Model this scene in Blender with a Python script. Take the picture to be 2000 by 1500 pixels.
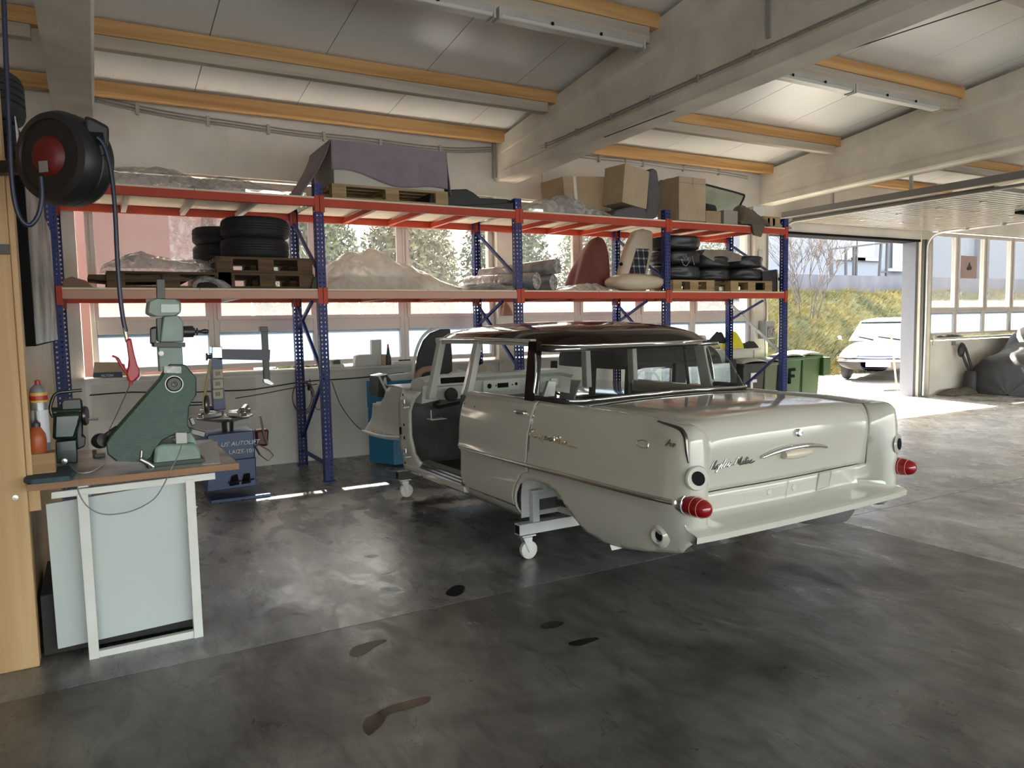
import bpy, bmesh, math, random
from math import sin, cos, pi, radians as R
from mathutils import Vector, Matrix, noise as mn, geometry as mg
for o in list(bpy.data.objects): bpy.data.objects.remove(o)
SC=bpy.context.scene; COL=SC.collection
random.seed(7)
# ---------------------------------------------------------------- camera
F=1450.0; CH=1.5; YAW,PIT,ROL=R(29.27),R(4.63),R(1.11)
def _axes():
    f=Vector((sin(YAW)*cos(PIT),cos(YAW)*cos(PIT),-sin(PIT))); rt=Vector((cos(YAW),-sin(YAW),0)); dn=f.cross(rt)
    return rt*cos(ROL)+dn*sin(ROL), dn*cos(ROL)-rt*sin(ROL), f
RT,DN,FW=_axes()
cd=bpy.data.cameras.new('camera'); cam=bpy.data.objects.new('camera',cd); COL.objects.link(cam)
cd.sensor_width=36; cd.lens=F/2000*36; cd.clip_start=.05; cd.clip_end=400
M=Matrix((( RT.x,-DN.x,-FW.x,0),(RT.y,-DN.y,-FW.y,0),(RT.z,-DN.z,-FW.z,CH),(0,0,0,1)))
cam.matrix_world=M; SC.camera=cam
# ---------------------------------------------------------------- sky, sun, exposure
EAVE=1.94                            # reach of the unseen eave past the back wall, set to trim the sun
SUN_EL,SUN_AZ=R(44.0),R(12.0)       # azimuth from +Y towards +X
W=bpy.data.worlds.new('sky'); SC.world=W; W.use_nodes=True
nt=W.node_tree; nt.nodes.clear()
bg=nt.nodes.new('ShaderNodeBackground'); ow=nt.nodes.new('ShaderNodeOutputWorld'); st=nt.nodes.new('ShaderNodeTexSky')
st.sky_type='NISHITA'; st.sun_disc=False; st.sun_elevation=SUN_EL; st.sun_rotation=SUN_AZ; st.air_density=1.6; st.dust_density=4.0; st.ozone_density=1.0
mixw=nt.nodes.new('ShaderNodeMixRGB'); mixw.inputs[0].default_value=.55; mixw.inputs[2].default_value=(2.1,2.15,2.2,1)
nt.links.new(st.outputs[0],mixw.inputs[1]); nt.links.new(mixw.outputs[0],bg.inputs[0]); nt.links.new(bg.outputs[0],ow.inputs[0])
bg.inputs[1].default_value=1.0
sl=bpy.data.lights.new('sun','SUN'); sl.energy=28.0; sl.angle=R(.6); sl.color=(1,.93,.8)
so=bpy.data.objects.new('sun',sl); COL.objects.link(so)
sd=Vector((sin(SUN_AZ)*cos(SUN_EL),cos(SUN_AZ)*cos(SUN_EL),sin(SUN_EL)))
so.rotation_euler=sd.to_track_quat('Z','Y').to_euler(); so.location=(3,20,20)
VS=SC.view_settings; VS.view_transform='Standard'; VS.look='None'; VS.gamma=1; VS.use_curve_mapping=False; VS.exposure=1.68
SC.display_settings.display_device='sRGB'
SC.cycles.max_bounces=10; SC.cycles.diffuse_bounces=5; SC.cycles.glossy_bounces=4; SC.cycles.transmission_bounces=8; SC.cycles.transparent_max_bounces=16
SC.cycles.use_denoising=True; SC.cycles.caustics_reflective=False; SC.cycles.caustics_refractive=False; SC.cycles.sample_clamp_indirect=6
# ---------------------------------------------------------------- helpers
def ray(x,y): return RT*((x-1000)/F)+DN*((y-750)/F)+FW
C0=Vector((0,0,CH))
def pY(x,y,Y): d=ray(x,y); return C0+d*(Y/d.y)
def pX(x,y,X): d=ray(x,y); return C0+d*(X/d.x)
def pZ(x,y,z=0.0): d=ray(x,y); return C0+d*((z-CH)/d.z)
def srgb(h):
    h=h.lstrip('#'); v=[int(h[i:i+2],16)/255 for i in (0,2,4)]
    return tuple(c/12.92 if c<=.04045 else ((c+.055)/1.055)**2.4 for c in v)
MATS={}
def mat(name,col,rough=.5,metal=0.0,var=.0,scale=8.0,bump=.0,bscale=40.0,spec=.5,coat=0.0,stretch=None,trans=0.0,emit=None,col2=None,detail=6.0):
    """principled material; var mixes the colour with a darker (or col2) one by object-space noise"""
    if name in MATS: return MATS[name]
    if isinstance(col,str): col=srgb(col)
    m=bpy.data.materials.new(name); m.use_nodes=True; n=m.node_tree; b=n.nodes['Principled BSDF']
    b.inputs['Base Color'].default_value=(*col,1); b.inputs['Roughness'].default_value=rough; b.inputs['Metallic'].default_value=metal
    b.inputs['Specular IOR Level'].default_value=spec; b.inputs['Coat Weight'].default_value=coat; b.inputs['Coat Roughness'].default_value=.04
    if trans: b.inputs['Transmission Weight'].default_value=trans
    if emit: b.inputs['Emission Color'].default_value=(*emit[:3],1); b.inputs['Emission Strength'].default_value=emit[3]
    tc=n.nodes.new('ShaderNodeTexCoord'); mp=n.nodes.new('ShaderNodeMapping'); n.links.new(tc.outputs['Object'],mp.inputs[0])
    if stretch: mp.inputs['Scale'].default_value=stretch
    if var:
        nz=n.nodes.new('ShaderNodeTexNoise'); nz.inputs['Scale'].default_value=scale; nz.inputs['Detail'].default_value=detail; n.links.new(mp.outputs[0],nz.inputs['Vector'])
        cr=n.nodes.new('ShaderNodeValToRGB'); cr.color_ramp.elements[0].position=.35; cr.color_ramp.elements[1].position=.68
        c2=col2 if col2 else tuple(c*(1-var) for c in col)
        if isinstance(c2,str): c2=srgb(c2)
        cr.color_ramp.elements[0].color=(*c2,1); cr.color_ramp.elements[1].color=(*col,1)
        n.links.new(nz.outputs[0],cr.inputs[0]); n.links.new(cr.outputs[0],b.inputs['Base Color'])
    if bump:
        nb=n.nodes.new('ShaderNodeTexNoise'); nb.inputs['Scale'].default_value=bscale; nb.inputs['Detail'].default_value=5; n.links.new(mp.outputs[0],nb.inputs['Vector'])
        bp=n.nodes.new('ShaderNodeBump'); bp.inputs['Strength'].default_value=bump; bp.inputs['Distance'].default_value=.01
        n.links.new(nb.outputs[0],bp.inputs['Height']); n.links.new(bp.outputs[0],b.inputs['Normal'])
    MATS[name]=m; return m
def glassmat(name,col=(1,1,1),fac=.12,rough=0.0):
    """thin window glass: transparent, with a share of mirror reflection"""
    if name in MATS: return MATS[name]
    m=bpy.data.materials.new(name); m.use_nodes=True; n=m.node_tree; n.nodes.clear()
    o=n.nodes.new('ShaderNodeOutputMaterial'); t=n.nodes.new('ShaderNodeBsdfTransparent'); g=n.nodes.new('ShaderNodeBsdfGlossy'); x=n.nodes.new('ShaderNodeMixShader')
    t.inputs[0].default_value=(*col,1); g.inputs['Roughness'].default_value=rough
    fr=n.nodes.new('ShaderNodeLayerWeight'); fr.inputs[0].default_value=.5
    pw=n.nodes.new('ShaderNodeMath'); pw.operation='POWER'; pw.inputs[1].default_value=4.0; n.links.new(fr.outputs['Facing'],pw.inputs[0])
    mt=n.nodes.new('ShaderNodeMath'); mt.operation='MULTIPLY_ADD'; mt.inputs[1].default_value=.6; mt.inputs[2].default_value=fac; mt.use_clamp=True
    n.links.new(pw.outputs[0],mt.inputs[0]); n.links.new(mt.outputs[0],x.inputs[0]); n.links.new(t.outputs[0],x.inputs[1]); n.links.new(g.outputs[0],x.inputs[2]); n.links.new(x.outputs[0],o.inputs[0])
    MATS[name]=m; return m
def sheetmat(name,col,alpha=.4,rough=.4,tl=.5,var=0.0):
    """thin cloudy sheet (plastic film, frosted pane): part see-through, part translucent and diffuse"""
    if name in MATS: return MATS[name]
    m=bpy.data.materials.new(name); m.use_nodes=True; n=m.node_tree; n.nodes.clear()
    o=n.nodes.new('ShaderNodeOutputMaterial'); t=n.nodes.new('ShaderNodeBsdfTransparent'); p=n.nodes.new('ShaderNodeBsdfPrincipled'); l=n.nodes.new('ShaderNodeBsdfTranslucent')
    a=n.nodes.new('ShaderNodeMixShader'); x=n.nodes.new('ShaderNodeMixShader')
    p.inputs['Base Color'].default_value=(*col,1); p.inputs['Roughness'].default_value=rough; l.inputs[0].default_value=(*col,1)
    a.inputs[0].default_value=tl; x.inputs[0].default_value=alpha
    n.links.new(p.outputs[0],a.inputs[1]); n.links.new(l.outputs[0],a.inputs[2]); n.links.new(a.outputs[0],x.inputs[2]); n.links.new(t.outputs[0],x.inputs[1]); n.links.new(x.outputs[0],o.inputs[0])
    if var:
        tc=n.nodes.new('ShaderNodeTexCoord'); nz=n.nodes.new('ShaderNodeTexNoise'); nz.inputs['Scale'].default_value=9; nz.inputs['Detail'].default_value=4; nz.inputs['Distortion'].default_value=1.5
        mr=n.nodes.new('ShaderNodeMapRange'); mr.inputs[1].default_value=.35; mr.inputs[2].default_value=.65; mr.inputs[3].default_value=max(0,alpha-var); mr.inputs[4].default_value=min(1,alpha+var)
        n.links.new(tc.outputs['Object'],nz.inputs[0]); n.links.new(nz.outputs[0],mr.inputs[0]); n.links.new(mr.outputs[0],x.inputs[0])
    MATS[name]=m; return m
def woodmat(name,c1,c2,along='X',rough=.6,sc=1.0,knots=True):
    if name in MATS: return MATS[name]
    c1=srgb(c1) if isinstance(c1,str) else c1; c2=srgb(c2) if isinstance(c2,str) else c2
    m=bpy.data.materials.new(name); m.use_nodes=True; n=m.node_tree; b=n.nodes['Principled BSDF']; b.inputs['Roughness'].default_value=rough
    tc=n.nodes.new('ShaderNodeTexCoord'); mp=n.nodes.new('ShaderNodeMapping'); n.links.new(tc.outputs['Object'],mp.inputs[0])
    s=[22*sc]*3; s['XYZ'.index(along)]=.9*sc; mp.inputs['Scale'].default_value=s
    nz=n.nodes.new('ShaderNodeTexNoise'); nz.inputs['Scale'].default_value=1.0; nz.inputs['Detail'].default_value=5; nz.inputs['Distortion'].default_value=.8; n.links.new(mp.outputs[0],nz.inputs[0])
    cr=n.nodes.new('ShaderNodeValToRGB'); cr.color_ramp.elements[0].position=.32; cr.color_ramp.elements[1].position=.7; cr.color_ramp.elements[0].color=(*c2,1); cr.color_ramp.elements[1].color=(*c1,1)
    n.links.new(nz.outputs[0],cr.inputs[0]); out=cr.outputs[0]
    if knots:
        mk=n.nodes.new('ShaderNodeMapping'); s2=[5*sc]*3; s2['XYZ'.index(along)]=2.2*sc; mk.inputs['Scale'].default_value=s2; n.links.new(tc.outputs['Object'],mk.inputs[0])
        vo=n.nodes.new('ShaderNodeTexVoronoi'); vo.inputs['Scale'].default_value=1.0; n.links.new(mk.outputs[0],vo.inputs[0])
        r2=n.nodes.new('ShaderNodeValToRGB'); r2.color_ramp.elements[0].position=.05; r2.color_ramp.elements[1].position=.13; r2.color_ramp.elements[0].color=(.25,.16,.1,1); r2.color_ramp.elements[1].color=(1,1,1,1)
        mx=n.nodes.new('ShaderNodeMixRGB'); mx.blend_type='MULTIPLY'; mx.inputs[0].default_value=.8; n.links.new(vo.outputs['Distance'],r2.inputs[0]); n.links.new(out,mx.inputs[1]); n.links.new(r2.outputs[0],mx.inputs[2]); out=mx.outputs[0]
    n.links.new(out,b.inputs['Base Color']); MATS[name]=m; return m
def lerp(a,b,t): return a+(b-a)*t
def sstep(x,a,b):
    t=min(1,max(0,(x-a)/(b-a))); return t*t*(3-2*t)
def interp(tab,x):
    """monotone-ish smooth table lookup"""
    if x<=tab[0][0]: return tab[0][1]
    if x>=tab[-1][0]: return tab[-1][1]
    for i in range(len(tab)-1):
        if tab[i][0]<=x<=tab[i+1][0]:
            x0,y0=tab[i]; x1,y1=tab[i+1]; h=x1-x0; t=(x-x0)/h
            m0=(tab[i+1][1]-tab[i-1][1])/(tab[i+1][0]-tab[i-1][0]) if i>0 else (y1-y0)/h
            m1=(tab[i+2][1]-y0)/(tab[i+2][0]-x0) if i+2<len(tab) else (y1-y0)/h
            return (2*t**3-3*t*t+1)*y0+(t**3-2*t*t+t)*h*m0+(-2*t**3+3*t*t)*y1+(t**3-t*t)*h*m1
def catmull(pts,n,closed=False):
    """n samples per span of a Catmull-Rom curve through pts"""
    P=[Vector(p) for p in pts]; out=[]; m=len(P)
    g=(lambda i:P[i%m]) if closed else (lambda i:P[min(max(i,0),m-1)])
    for i in range(m if closed else m-1):
        a,b,c,d=g(i-1),g(i),g(i+1),g(i+2)
        for k in range(n):
            t=k/n; out.append(.5*((2*b)+(c-a)*t+(2*a-5*b+4*c-d)*t*t+(3*b-a-3*c+d)*t**3))
    if not closed: out.append(P[-1].copy())
    return out
class MB:
    """collects shapes; build() links them as one mesh object"""
    def __init__(s): s.v=[]; s.f=[]
    def add(s,vs,fs):
        k=len(s.v); s.v+=[tuple(v) for v in vs]; s.f+=[tuple(k+i for i in f) for f in fs]; return s
    def box(s,x0,y0,z0,x1,y1,z1):
        return s.add([(x0,y0,z0),(x1,y0,z0),(x1,y1,z0),(x0,y1,z0),(x0,y0,z1),(x1,y0,z1),(x1,y1,z1),(x0,y1,z1)],[(0,3,2,1),(4,5,6,7),(0,1,5,4),(1,2,6,5),(2,3,7,6),(3,0,4,7)])
    def bar(s,p,q,w,h,up=(0,0,1)):
        """rectangular bar from p to q, w wide (sideways) and h high (along up)"""
        p=Vector(p);q=Vector(q);d=(q-p).normalized();u=Vector(up); a=d.cross(u)
        if a.length<1e-4: a=d.cross(Vector((1,0,0)))
        a.normalize(); b=a.cross(d).normalized(); c=[]
        for e in (p,q):
            for i,j in ((-1,-1),(1,-1),(1,1),(-1,1)): c.append(e+a*(w/2*i)+b*(h/2*j))
        return s.add(c,[(0,1,2,3),(7,6,5,4),(0,4,5,1),(1,5,6,2),(2,6,7,3),(3,7,4,0)])
    def cyl(s,p,q,r,n=12,r2=None,caps=True):
        p=Vector(p);q=Vector(q);d=(q-p).normalized();a=d.orthogonal().normalized();b=d.cross(a); r2=r if r2 is None else r2; c=[]
        for e,rr in ((p,r),(q,r2)):
            for i in range(n): t=2*pi*i/n; c.append(e+a*(rr*cos(t))+b*(rr*sin(t)))
        fs=[(i,(i+1)%n,n+(i+1)%n,n+i) for i in range(n)]
        if caps: fs+=[tuple(range(n-1,-1,-1)),tuple(range(n,2*n))]
        return s.add(c,fs)
    def tube(s,pts,r,n=8,closed=False,flat=None):
        """round tube along a polyline; r a number or a list; flat=(ku,kv) squashes the section"""
        P=[Vector(p) for p in pts]; m=len(P); c=[]; prev=None
        for i,p in enumerate(P):
            d=((P[(i+1)%m]-P[i-1]) if closed else (P[min(i+1,m-1)]-P[max(i-1,0)]))
            if d.length<1e-9: d=Vector((0,0,1))
            d.normalize()
            if prev is None: a=d.orthogonal().normalized()
            else:
                a=prev-d*prev.dot(d)
                a=a.normalized() if a.length>1e-6 else d.orthogonal().normalized()
            prev=a; b=d.cross(a); rr=r[i] if isinstance(r,(list,tuple)) else r
            for k in range(n): t=2*pi*k/n; c.append(p+a*(rr*cos(t))+b*(rr*sin(t)))
        fs=[]; 
        for i in range(m if closed else m-1):
            for k in range(n): fs.append((i*n+k,i*n+(k+1)%n,((i+1)%m)*n+(k+1)%n,((i+1)%m)*n+k))
        if not closed: fs+=[tuple(range(n-1,-1,-1)),tuple((m-1)*n+k for k in range(n))]
        return s.add(c,fs)
    def prism(s,poly,a,b,axis='Y',tf=None):
        """polygon extruded: axis Y -> poly is (x,z); X -> (y,z); Z -> (x,y); tf maps each point"""
        n=len(poly); mk={'Y':lambda p,t:Vector((p[0],t,p[1])),'X':lambda p,t:Vector((t,p[0],p[1])),'Z':lambda p,t:Vector((p[0],p[1],t))}[axis]
        vs=[mk(p,a) for p in poly]+[mk(p,b) for p in poly]
        if tf: vs=[tf(v) for v in vs]
        tri=mg.tessellate_polygon([[Vector((p[0],p[1],0)) for p in poly]])
        fs=[tuple(t) for t in tri]+[tuple(n+i for i in reversed(t)) for t in tri]+[(i,i+n,(i+1)%n+n,(i+1)%n) for i in range(n)]
        return s.add(vs,fs)
    def lathe(s,prof,o=(0,0,0),d=(0,0,1),n=24,closed=False,sc=(1,1)):
        """profile [(r,h)] turned about the axis d through o"""
        o=Vector(o);d=Vector(d).normalized();a=d.orthogonal().normalized();b=d.cross(a); m=len(prof); c=[]
        for r,h in prof:
            for i in range(n): t=2*pi*i/n; c.append(o+d*h+a*(r*cos(t)*sc[0])+b*(r*sin(t)*sc[1]))
        fs=[]
        for j in range(m if closed else m-1):
            for i in range(n): fs.append((j*n+i,j*n+(i+1)%n,((j+1)%m)*n+(i+1)%n,((j+1)%m)*n+i))
        if not closed: fs+=[tuple(range(n-1,-1,-1)),tuple((m-1)*n+i for i in range(n))]
        return s.add(c,fs)
    def grid(s,fn,nu,nv,wrap=False):
        vs=[fn(i/(nu-1) if not wrap else i/nu,j/(nv-1)) for j in range(nv) for i in range(nu)]; fs=[]
        for j in range(nv-1):
            for i in range(nu if wrap else nu-1): fs.append((j*nu+i,j*nu+(i+1)%nu,(j+1)*nu+(i+1)%nu,(j+1)*nu+i))
        return s.add(vs,fs)
    def ball(s,c,r,n=14,m=9,fn=None):
        c=Vector(c); r=Vector(r) if not isinstance(r,(int,float)) else Vector((r,r,r))
        def g(u,v):
            a=2*pi*u; b=pi*(v-.5)*.999; d=Vector((cos(a)*cos(b),sin(a)*cos(b),sin(b))); k=fn(d) if fn else 1
            return c+Vector((d.x*r.x,d.y*r.y,d.z*r.z))*k
        return s.grid(g,n,m,True)
    def build(s,name,m,parent=None,smooth=None,bevel=0,seg=2,thick=0,sub=0,loc=None,label=None,kind=None):
        me=bpy.data.meshes.new(name); me.from_pydata(s.v,[],s.f); me.validate()
        bm=bmesh.new(); bm.from_mesh(me); bmesh.ops.recalc_face_normals(bm,faces=bm.faces); bm.to_mesh(me); bm.free()
        if m: me.materials.append(m)
        if smooth is not None:
            me.polygons.foreach_set('use_smooth',[True]*len(me.polygons)); me.set_sharp_from_angle(angle=R(smooth))
        o=bpy.data.objects.new(name,me); COL.objects.link(o)
        if thick: k=o.modifiers.new('t','SOLIDIFY'); k.thickness=thick; k.offset=0
        if bevel: k=o.modifiers.new('b','BEVEL'); k.width=bevel; k.segments=seg; k.limit_method='ANGLE'; k.angle_limit=R(40); k.harden_normals=False
        if sub: k=o.modifiers.new('s','SUBSURF'); k.levels=sub; k.render_levels=sub
        adopt(o,parent)
        if label: o['label']=label
        if kind: o['kind']=kind
        return o
def adopt(o,parent):
    if parent is not None:
        o.parent=parent
        # meshes are written in scene coordinates: undo the parent chain's own placement
        mtx=Matrix.Identity(4); q=parent
        while q is not None: mtx=(q.matrix_basis)@mtx if q.parent is None else q.matrix_parent_inverse@q.matrix_basis@mtx; q=q.parent
        o.matrix_parent_inverse=mtx.inverted()
def tag(o,label,cat,group=None):
    o['label']=label; o['category']=cat
    if group: o['group']=group
    return o
def thing(name,label,cat,loc=(0,0,0),group=None,rz=0.0):
    o=bpy.data.objects.new(name,None); o.empty_display_size=.1; COL.objects.link(o); o.location=loc; o.rotation_euler=(0,0,rz)
    return tag(o,label,cat,group)
def struct(o): o['kind']='structure'; return o
def dup(root,loc,rz=None,label=None,group=None,scale=None):
    r=root.copy(); COL.objects.link(r); r.location=loc
    if rz is not None: r.rotation_euler=(0,0,rz)
    if scale: r.scale=scale
    if label: r['label']=label
    if group: r['group']=group
    for ch in root.children:
        c=ch.copy(); COL.objects.link(c); c.parent=r
        for g in ch.children: d=g.copy(); COL.objects.link(d); d.parent=c
    return r
def lettering(txt,m,parent,o,xdir,updir,size,ext=.001,name='lettering',shear=0.0):
    """flat raised letters: text from a font, turned into a mesh"""
    cu=bpy.data.curves.new('t','FONT'); cu.body=txt; cu.size=size; cu.extrude=ext; cu.shear=shear
    t=bpy.data.objects.new('t',cu); COL.objects.link(t); dg=bpy.context.evaluated_depsgraph_get()
    me=bpy.data.meshes.new_from_object(t.evaluated_get(dg)); bpy.data.objects.remove(t)
    x=Vector(xdir).normalized(); y=Vector(updir).normalized(); z=x.cross(y); o=Vector(o)
    me.transform(Matrix(((x.x,y.x,z.x,o.x),(x.y,y.y,z.y,o.y),(x.z,y.z,z.z,o.z),(0,0,0,1))))
    me.materials.clear(); me.materials.append(m); ob=bpy.data.objects.new(name,me); COL.objects.link(ob); adopt(ob,parent); return ob
def cdt(poly,fn,step,name,m,parent,holes=(),smooth=40,thick=0,grid=None,flange=None,label=None):
    """fills a 2-D outline (with holes) by triangles on a fine grid and lifts it to 3-D with fn(a,b)"""
    pts=[];edges=[]
    for lp in [poly]+list(holes):
        k=len(pts); d=[]
        for i in range(len(lp)):
            p=Vector(lp[i]);q=Vector(lp[(i+1)%len(lp)]); n=max(1,int((q-p).length/step+.5))
            for j in range(n): d.append(p.lerp(q,j/n))
        pts+=d; edges+=[(k+i,k+(i+1)%len(d)) for i in range(len(d))]
    nb=len(pts); xs=[p[0] for p in pts]; ys=[p[1] for p in pts]
    def inside(x,y,lp):
        c=False; j=len(lp)-1
        for i in range(len(lp)):
            if (lp[i][1]>y)!=(lp[j][1]>y) and x<(lp[j][0]-lp[i][0])*(y-lp[i][1])/(lp[j][1]-lp[i][1])+lp[i][0]: c=not c
            j=i
        return c
    bp=list(pts); x=min(xs)+step*.5; 
    while x<max(xs):
        y=min(ys)+step*.5
        while y<max(ys):
            if inside(x,y,poly) and not any(inside(x,y,h) for h in holes):
                if min((x-p[0])**2+(y-p[1])**2 for p in bp)>(step*.45)**2: pts.append(Vector((x,y)))
            y+=step
        x+=step
    r=mg.delaunay_2d_cdt([Vector((p[0],p[1])) for p in pts],edges,[],0,1e-6)
    vs,fs=r[0],r[2]; keep=[]
    for f in fs:
        cx=sum(vs[i][0] for i in f)/len(f); cy=sum(vs[i][1] for i in f)/len(f)
        if inside(cx,cy,poly) and not any(inside(cx,cy,h) for h in holes): keep.append(f)
    b=MB(); b.add([fn(v[0],v[1]) for v in vs],keep)
    return b.build(name,m,parent,smooth=smooth,thick=thick,label=label) if name else b
# ================================================================ setting
WY=8.37; 
def zr(y): return 3.83+.125*(WY-y)      # underside of the roof panels
plaster=mat('white_plaster',(.70,.66,.59),.85,var=.18,scale=1.6,bump=.25,bscale=60)
plaster_low=mat('grey_white_wall',(.80,.77,.72),.85,var=.2,scale=1.3,bump=.2,bscale=50)
concrete=mat('pale_concrete',(.80,.745,.64),.85,var=.22,scale=2.2,bump=.35,bscale=50)
pvc=mat('window_frame_plastic',(.62,.57,.53),.45,var=.06,scale=3)
dark=mat('near_black',(.010,.010,.011),.9,spec=.1)
rubber=mat('black_rubber',(.018,.018,.019),.75,var=.3,scale=12)
steel=mat('bare_steel',(.45,.45,.45),.35,1.0)
chrome=mat('chrome',(.8,.8,.8),.08,1.0)
galv=mat('galvanised_steel',(.55,.55,.55),.45,.9,var=.2,scale=9)
clear=sheetmat('window_glass',(.15,.155,.16),.25,.05,.6)
frost=sheetmat('frosted_glass',(.21,.245,.285),.97,.35,.93)
def floormat(name,base,dk,gl=(.38,.7),sc=1.0):
    m=bpy.data.materials.new(name); m.use_nodes=True; n=m.node_tree; b=n.nodes['Principled BSDF']
    tc=n.nodes.new('ShaderNodeTexCoord'); L=n.links.new
    def nz(scale,det,dist=0,st=(1,1,1),ro=.6):
        mp=n.nodes.new('ShaderNodeMapping'); mp.inputs['Scale'].default_value=st; mp.inputs['Rotation'].default_value=(0,0,.35); L(tc.outputs['Object'],mp.inputs[0])
        t=n.nodes.new('ShaderNodeTexNoise'); t.inputs['Scale'].default_value=scale*sc; t.inputs['Detail'].default_value=det; t.inputs['Distortion'].default_value=dist; t.inputs['Roughness'].default_value=ro; L(mp.outputs[0],t.inputs[0]); return t.outputs[0]
    def ramp(src,p0,p1,c0,c1):
        r=n.nodes.new('ShaderNodeValToRGB'); r.color_ramp.elements[0].position=p0; r.color_ramp.elements[1].position=p1; r.color_ramp.elements[0].color=(*c0,1); r.color_ramp.elements[1].color=(*c1,1); L(src,r.inputs[0]); return r.outputs[0]
    def mul(a,c,f=1.0):
        x=n.nodes.new('ShaderNodeMixRGB'); x.blend_type='MULTIPLY'; x.inputs[0].default_value=f; L(a,x.inputs[1]); L(c,x.inputs[2]); return x.outputs[0]
    big=nz(.9,9,1.2); c=ramp(big,.34,.66,dk,base)
    c=mul(c,ramp(nz(3.2,7,2.0,(1,.45,1)),.33,.55,(.55,.53,.5),(1,1,1)),.9)
    c=mul(c,ramp(nz(14,8,.8,(1,.3,1),.7),.36,.5,(.6,.6,.6),(1,1,1)),.7)
    c=mul(c,ramp(nz(2.0,3,.6),.26,.33,(.28,.26,.24),(1,1,1)),.75)       # oil blots
    vo=n.nodes.new('ShaderNodeTexVoronoi'); vo.feature='F1'; vo.inputs['Scale'].default_value=1.7; vo.inputs['Randomness'].default_value=1; L(tc.outputs['Object'],vo.inputs[0])
    c=mul(c,ramp(vo.outputs['Distance'],.05,.09,(.35,.33,.3),(1,1,1)),.6)
    L(c,b.inputs['Base Color'])
    mr=n.nodes.new('ShaderNodeMapRange'); mr.inputs[1].default_value=.3; mr.inputs[2].default_value=.7; mr.inputs[3].default_value=gl[0]; mr.inputs[4].default_value=gl[1]; L(nz(4,8,1.0,(1,.5,1)),mr.inputs[0]); L(mr.outputs[0],b.inputs['Roughness'])
    bp=n.nodes.new('ShaderNodeBump'); bp.inputs['Strength'].default_value=.35; bp.inputs['Distance'].default_value=.006; L(nz(22,8,.5,(1,.5,1),.7),bp.inputs['Height']); L(bp.outputs[0],b.inputs['Normal'])
    MATS[name]=m; return m
conc_floor=floormat('oily_concrete_floor',(.19,.178,.16),(.055,.050,.043),(.22,.52)); conc_mid_lit=floormat('worn_lit_concrete_floor',(.30,.295,.285),(.085,.081,.076),(.14,.42)); conc_pale_lit=floormat('pale_lit_concrete_floor',(.46,.44,.395),(.15,.14,.125),(.16,.42))  # mid and pale slab tones stand in for window and gateway light
fl=bpy.data.objects.new('floor',None); COL.objects.link(fl); struct(fl)
# slabs cast between joints: Y joint lines at X, X joint lines at Y
xs=[-7.0,-1.2,4.71,10.6,13.45,20.5]; ys=[-6.0,-2.35,3.57,8.50]
for i in range(len(xs)-1):
    for j in range(len(ys)-1):
        g=.0035; MB().box(xs[i]+g,ys[j]+g,-.16,xs[i+1]-g,ys[j+1]-g,0).build('concrete_slab',conc_pale_lit if xs[i]>4 else conc_mid_lit if j==2 else conc_floor,fl)
MB().box(-7,-6,-.2,20.5,8.5,-.015).build('joint_filler',mat('joint_dirt',(.02,.018,.016),.9),fl)
# ---- back wall
wb=bpy.data.objects.new('wall_back',None); COL.objects.link(wb); struct(wb)
T=.30
BAYS=[(-.10,4.50),(4.73,9.08),(13.72,18.4)]
def wallbox(x0,x1,z0,z1,m=plaster,name='wall_section',y0=WY,y1=WY+T): return MB().box(x0,y0,z0,x1,y1,z1).build(name,m,wb)
wallbox(-7,18.4+.5,3.10,3.98,plaster,'lintel')            # band above the windows
MB().box(9.38,WY,2.90,13.72,WY+T,3.10).build('lintel',plaster,wb)
for x0,x1 in BAYS: wallbox(x0,x1,0,1.02,plaster_low,'sill_wall')
wallbox(-7,-.10,0,3.10)
for x0,x1 in ((4.50,4.73),(9.08,9.38),(13.38,13.72),(18.4,18.9)): wallbox(x0,x1,0,3.10,concrete,'pillar',WY-.02)
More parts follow.
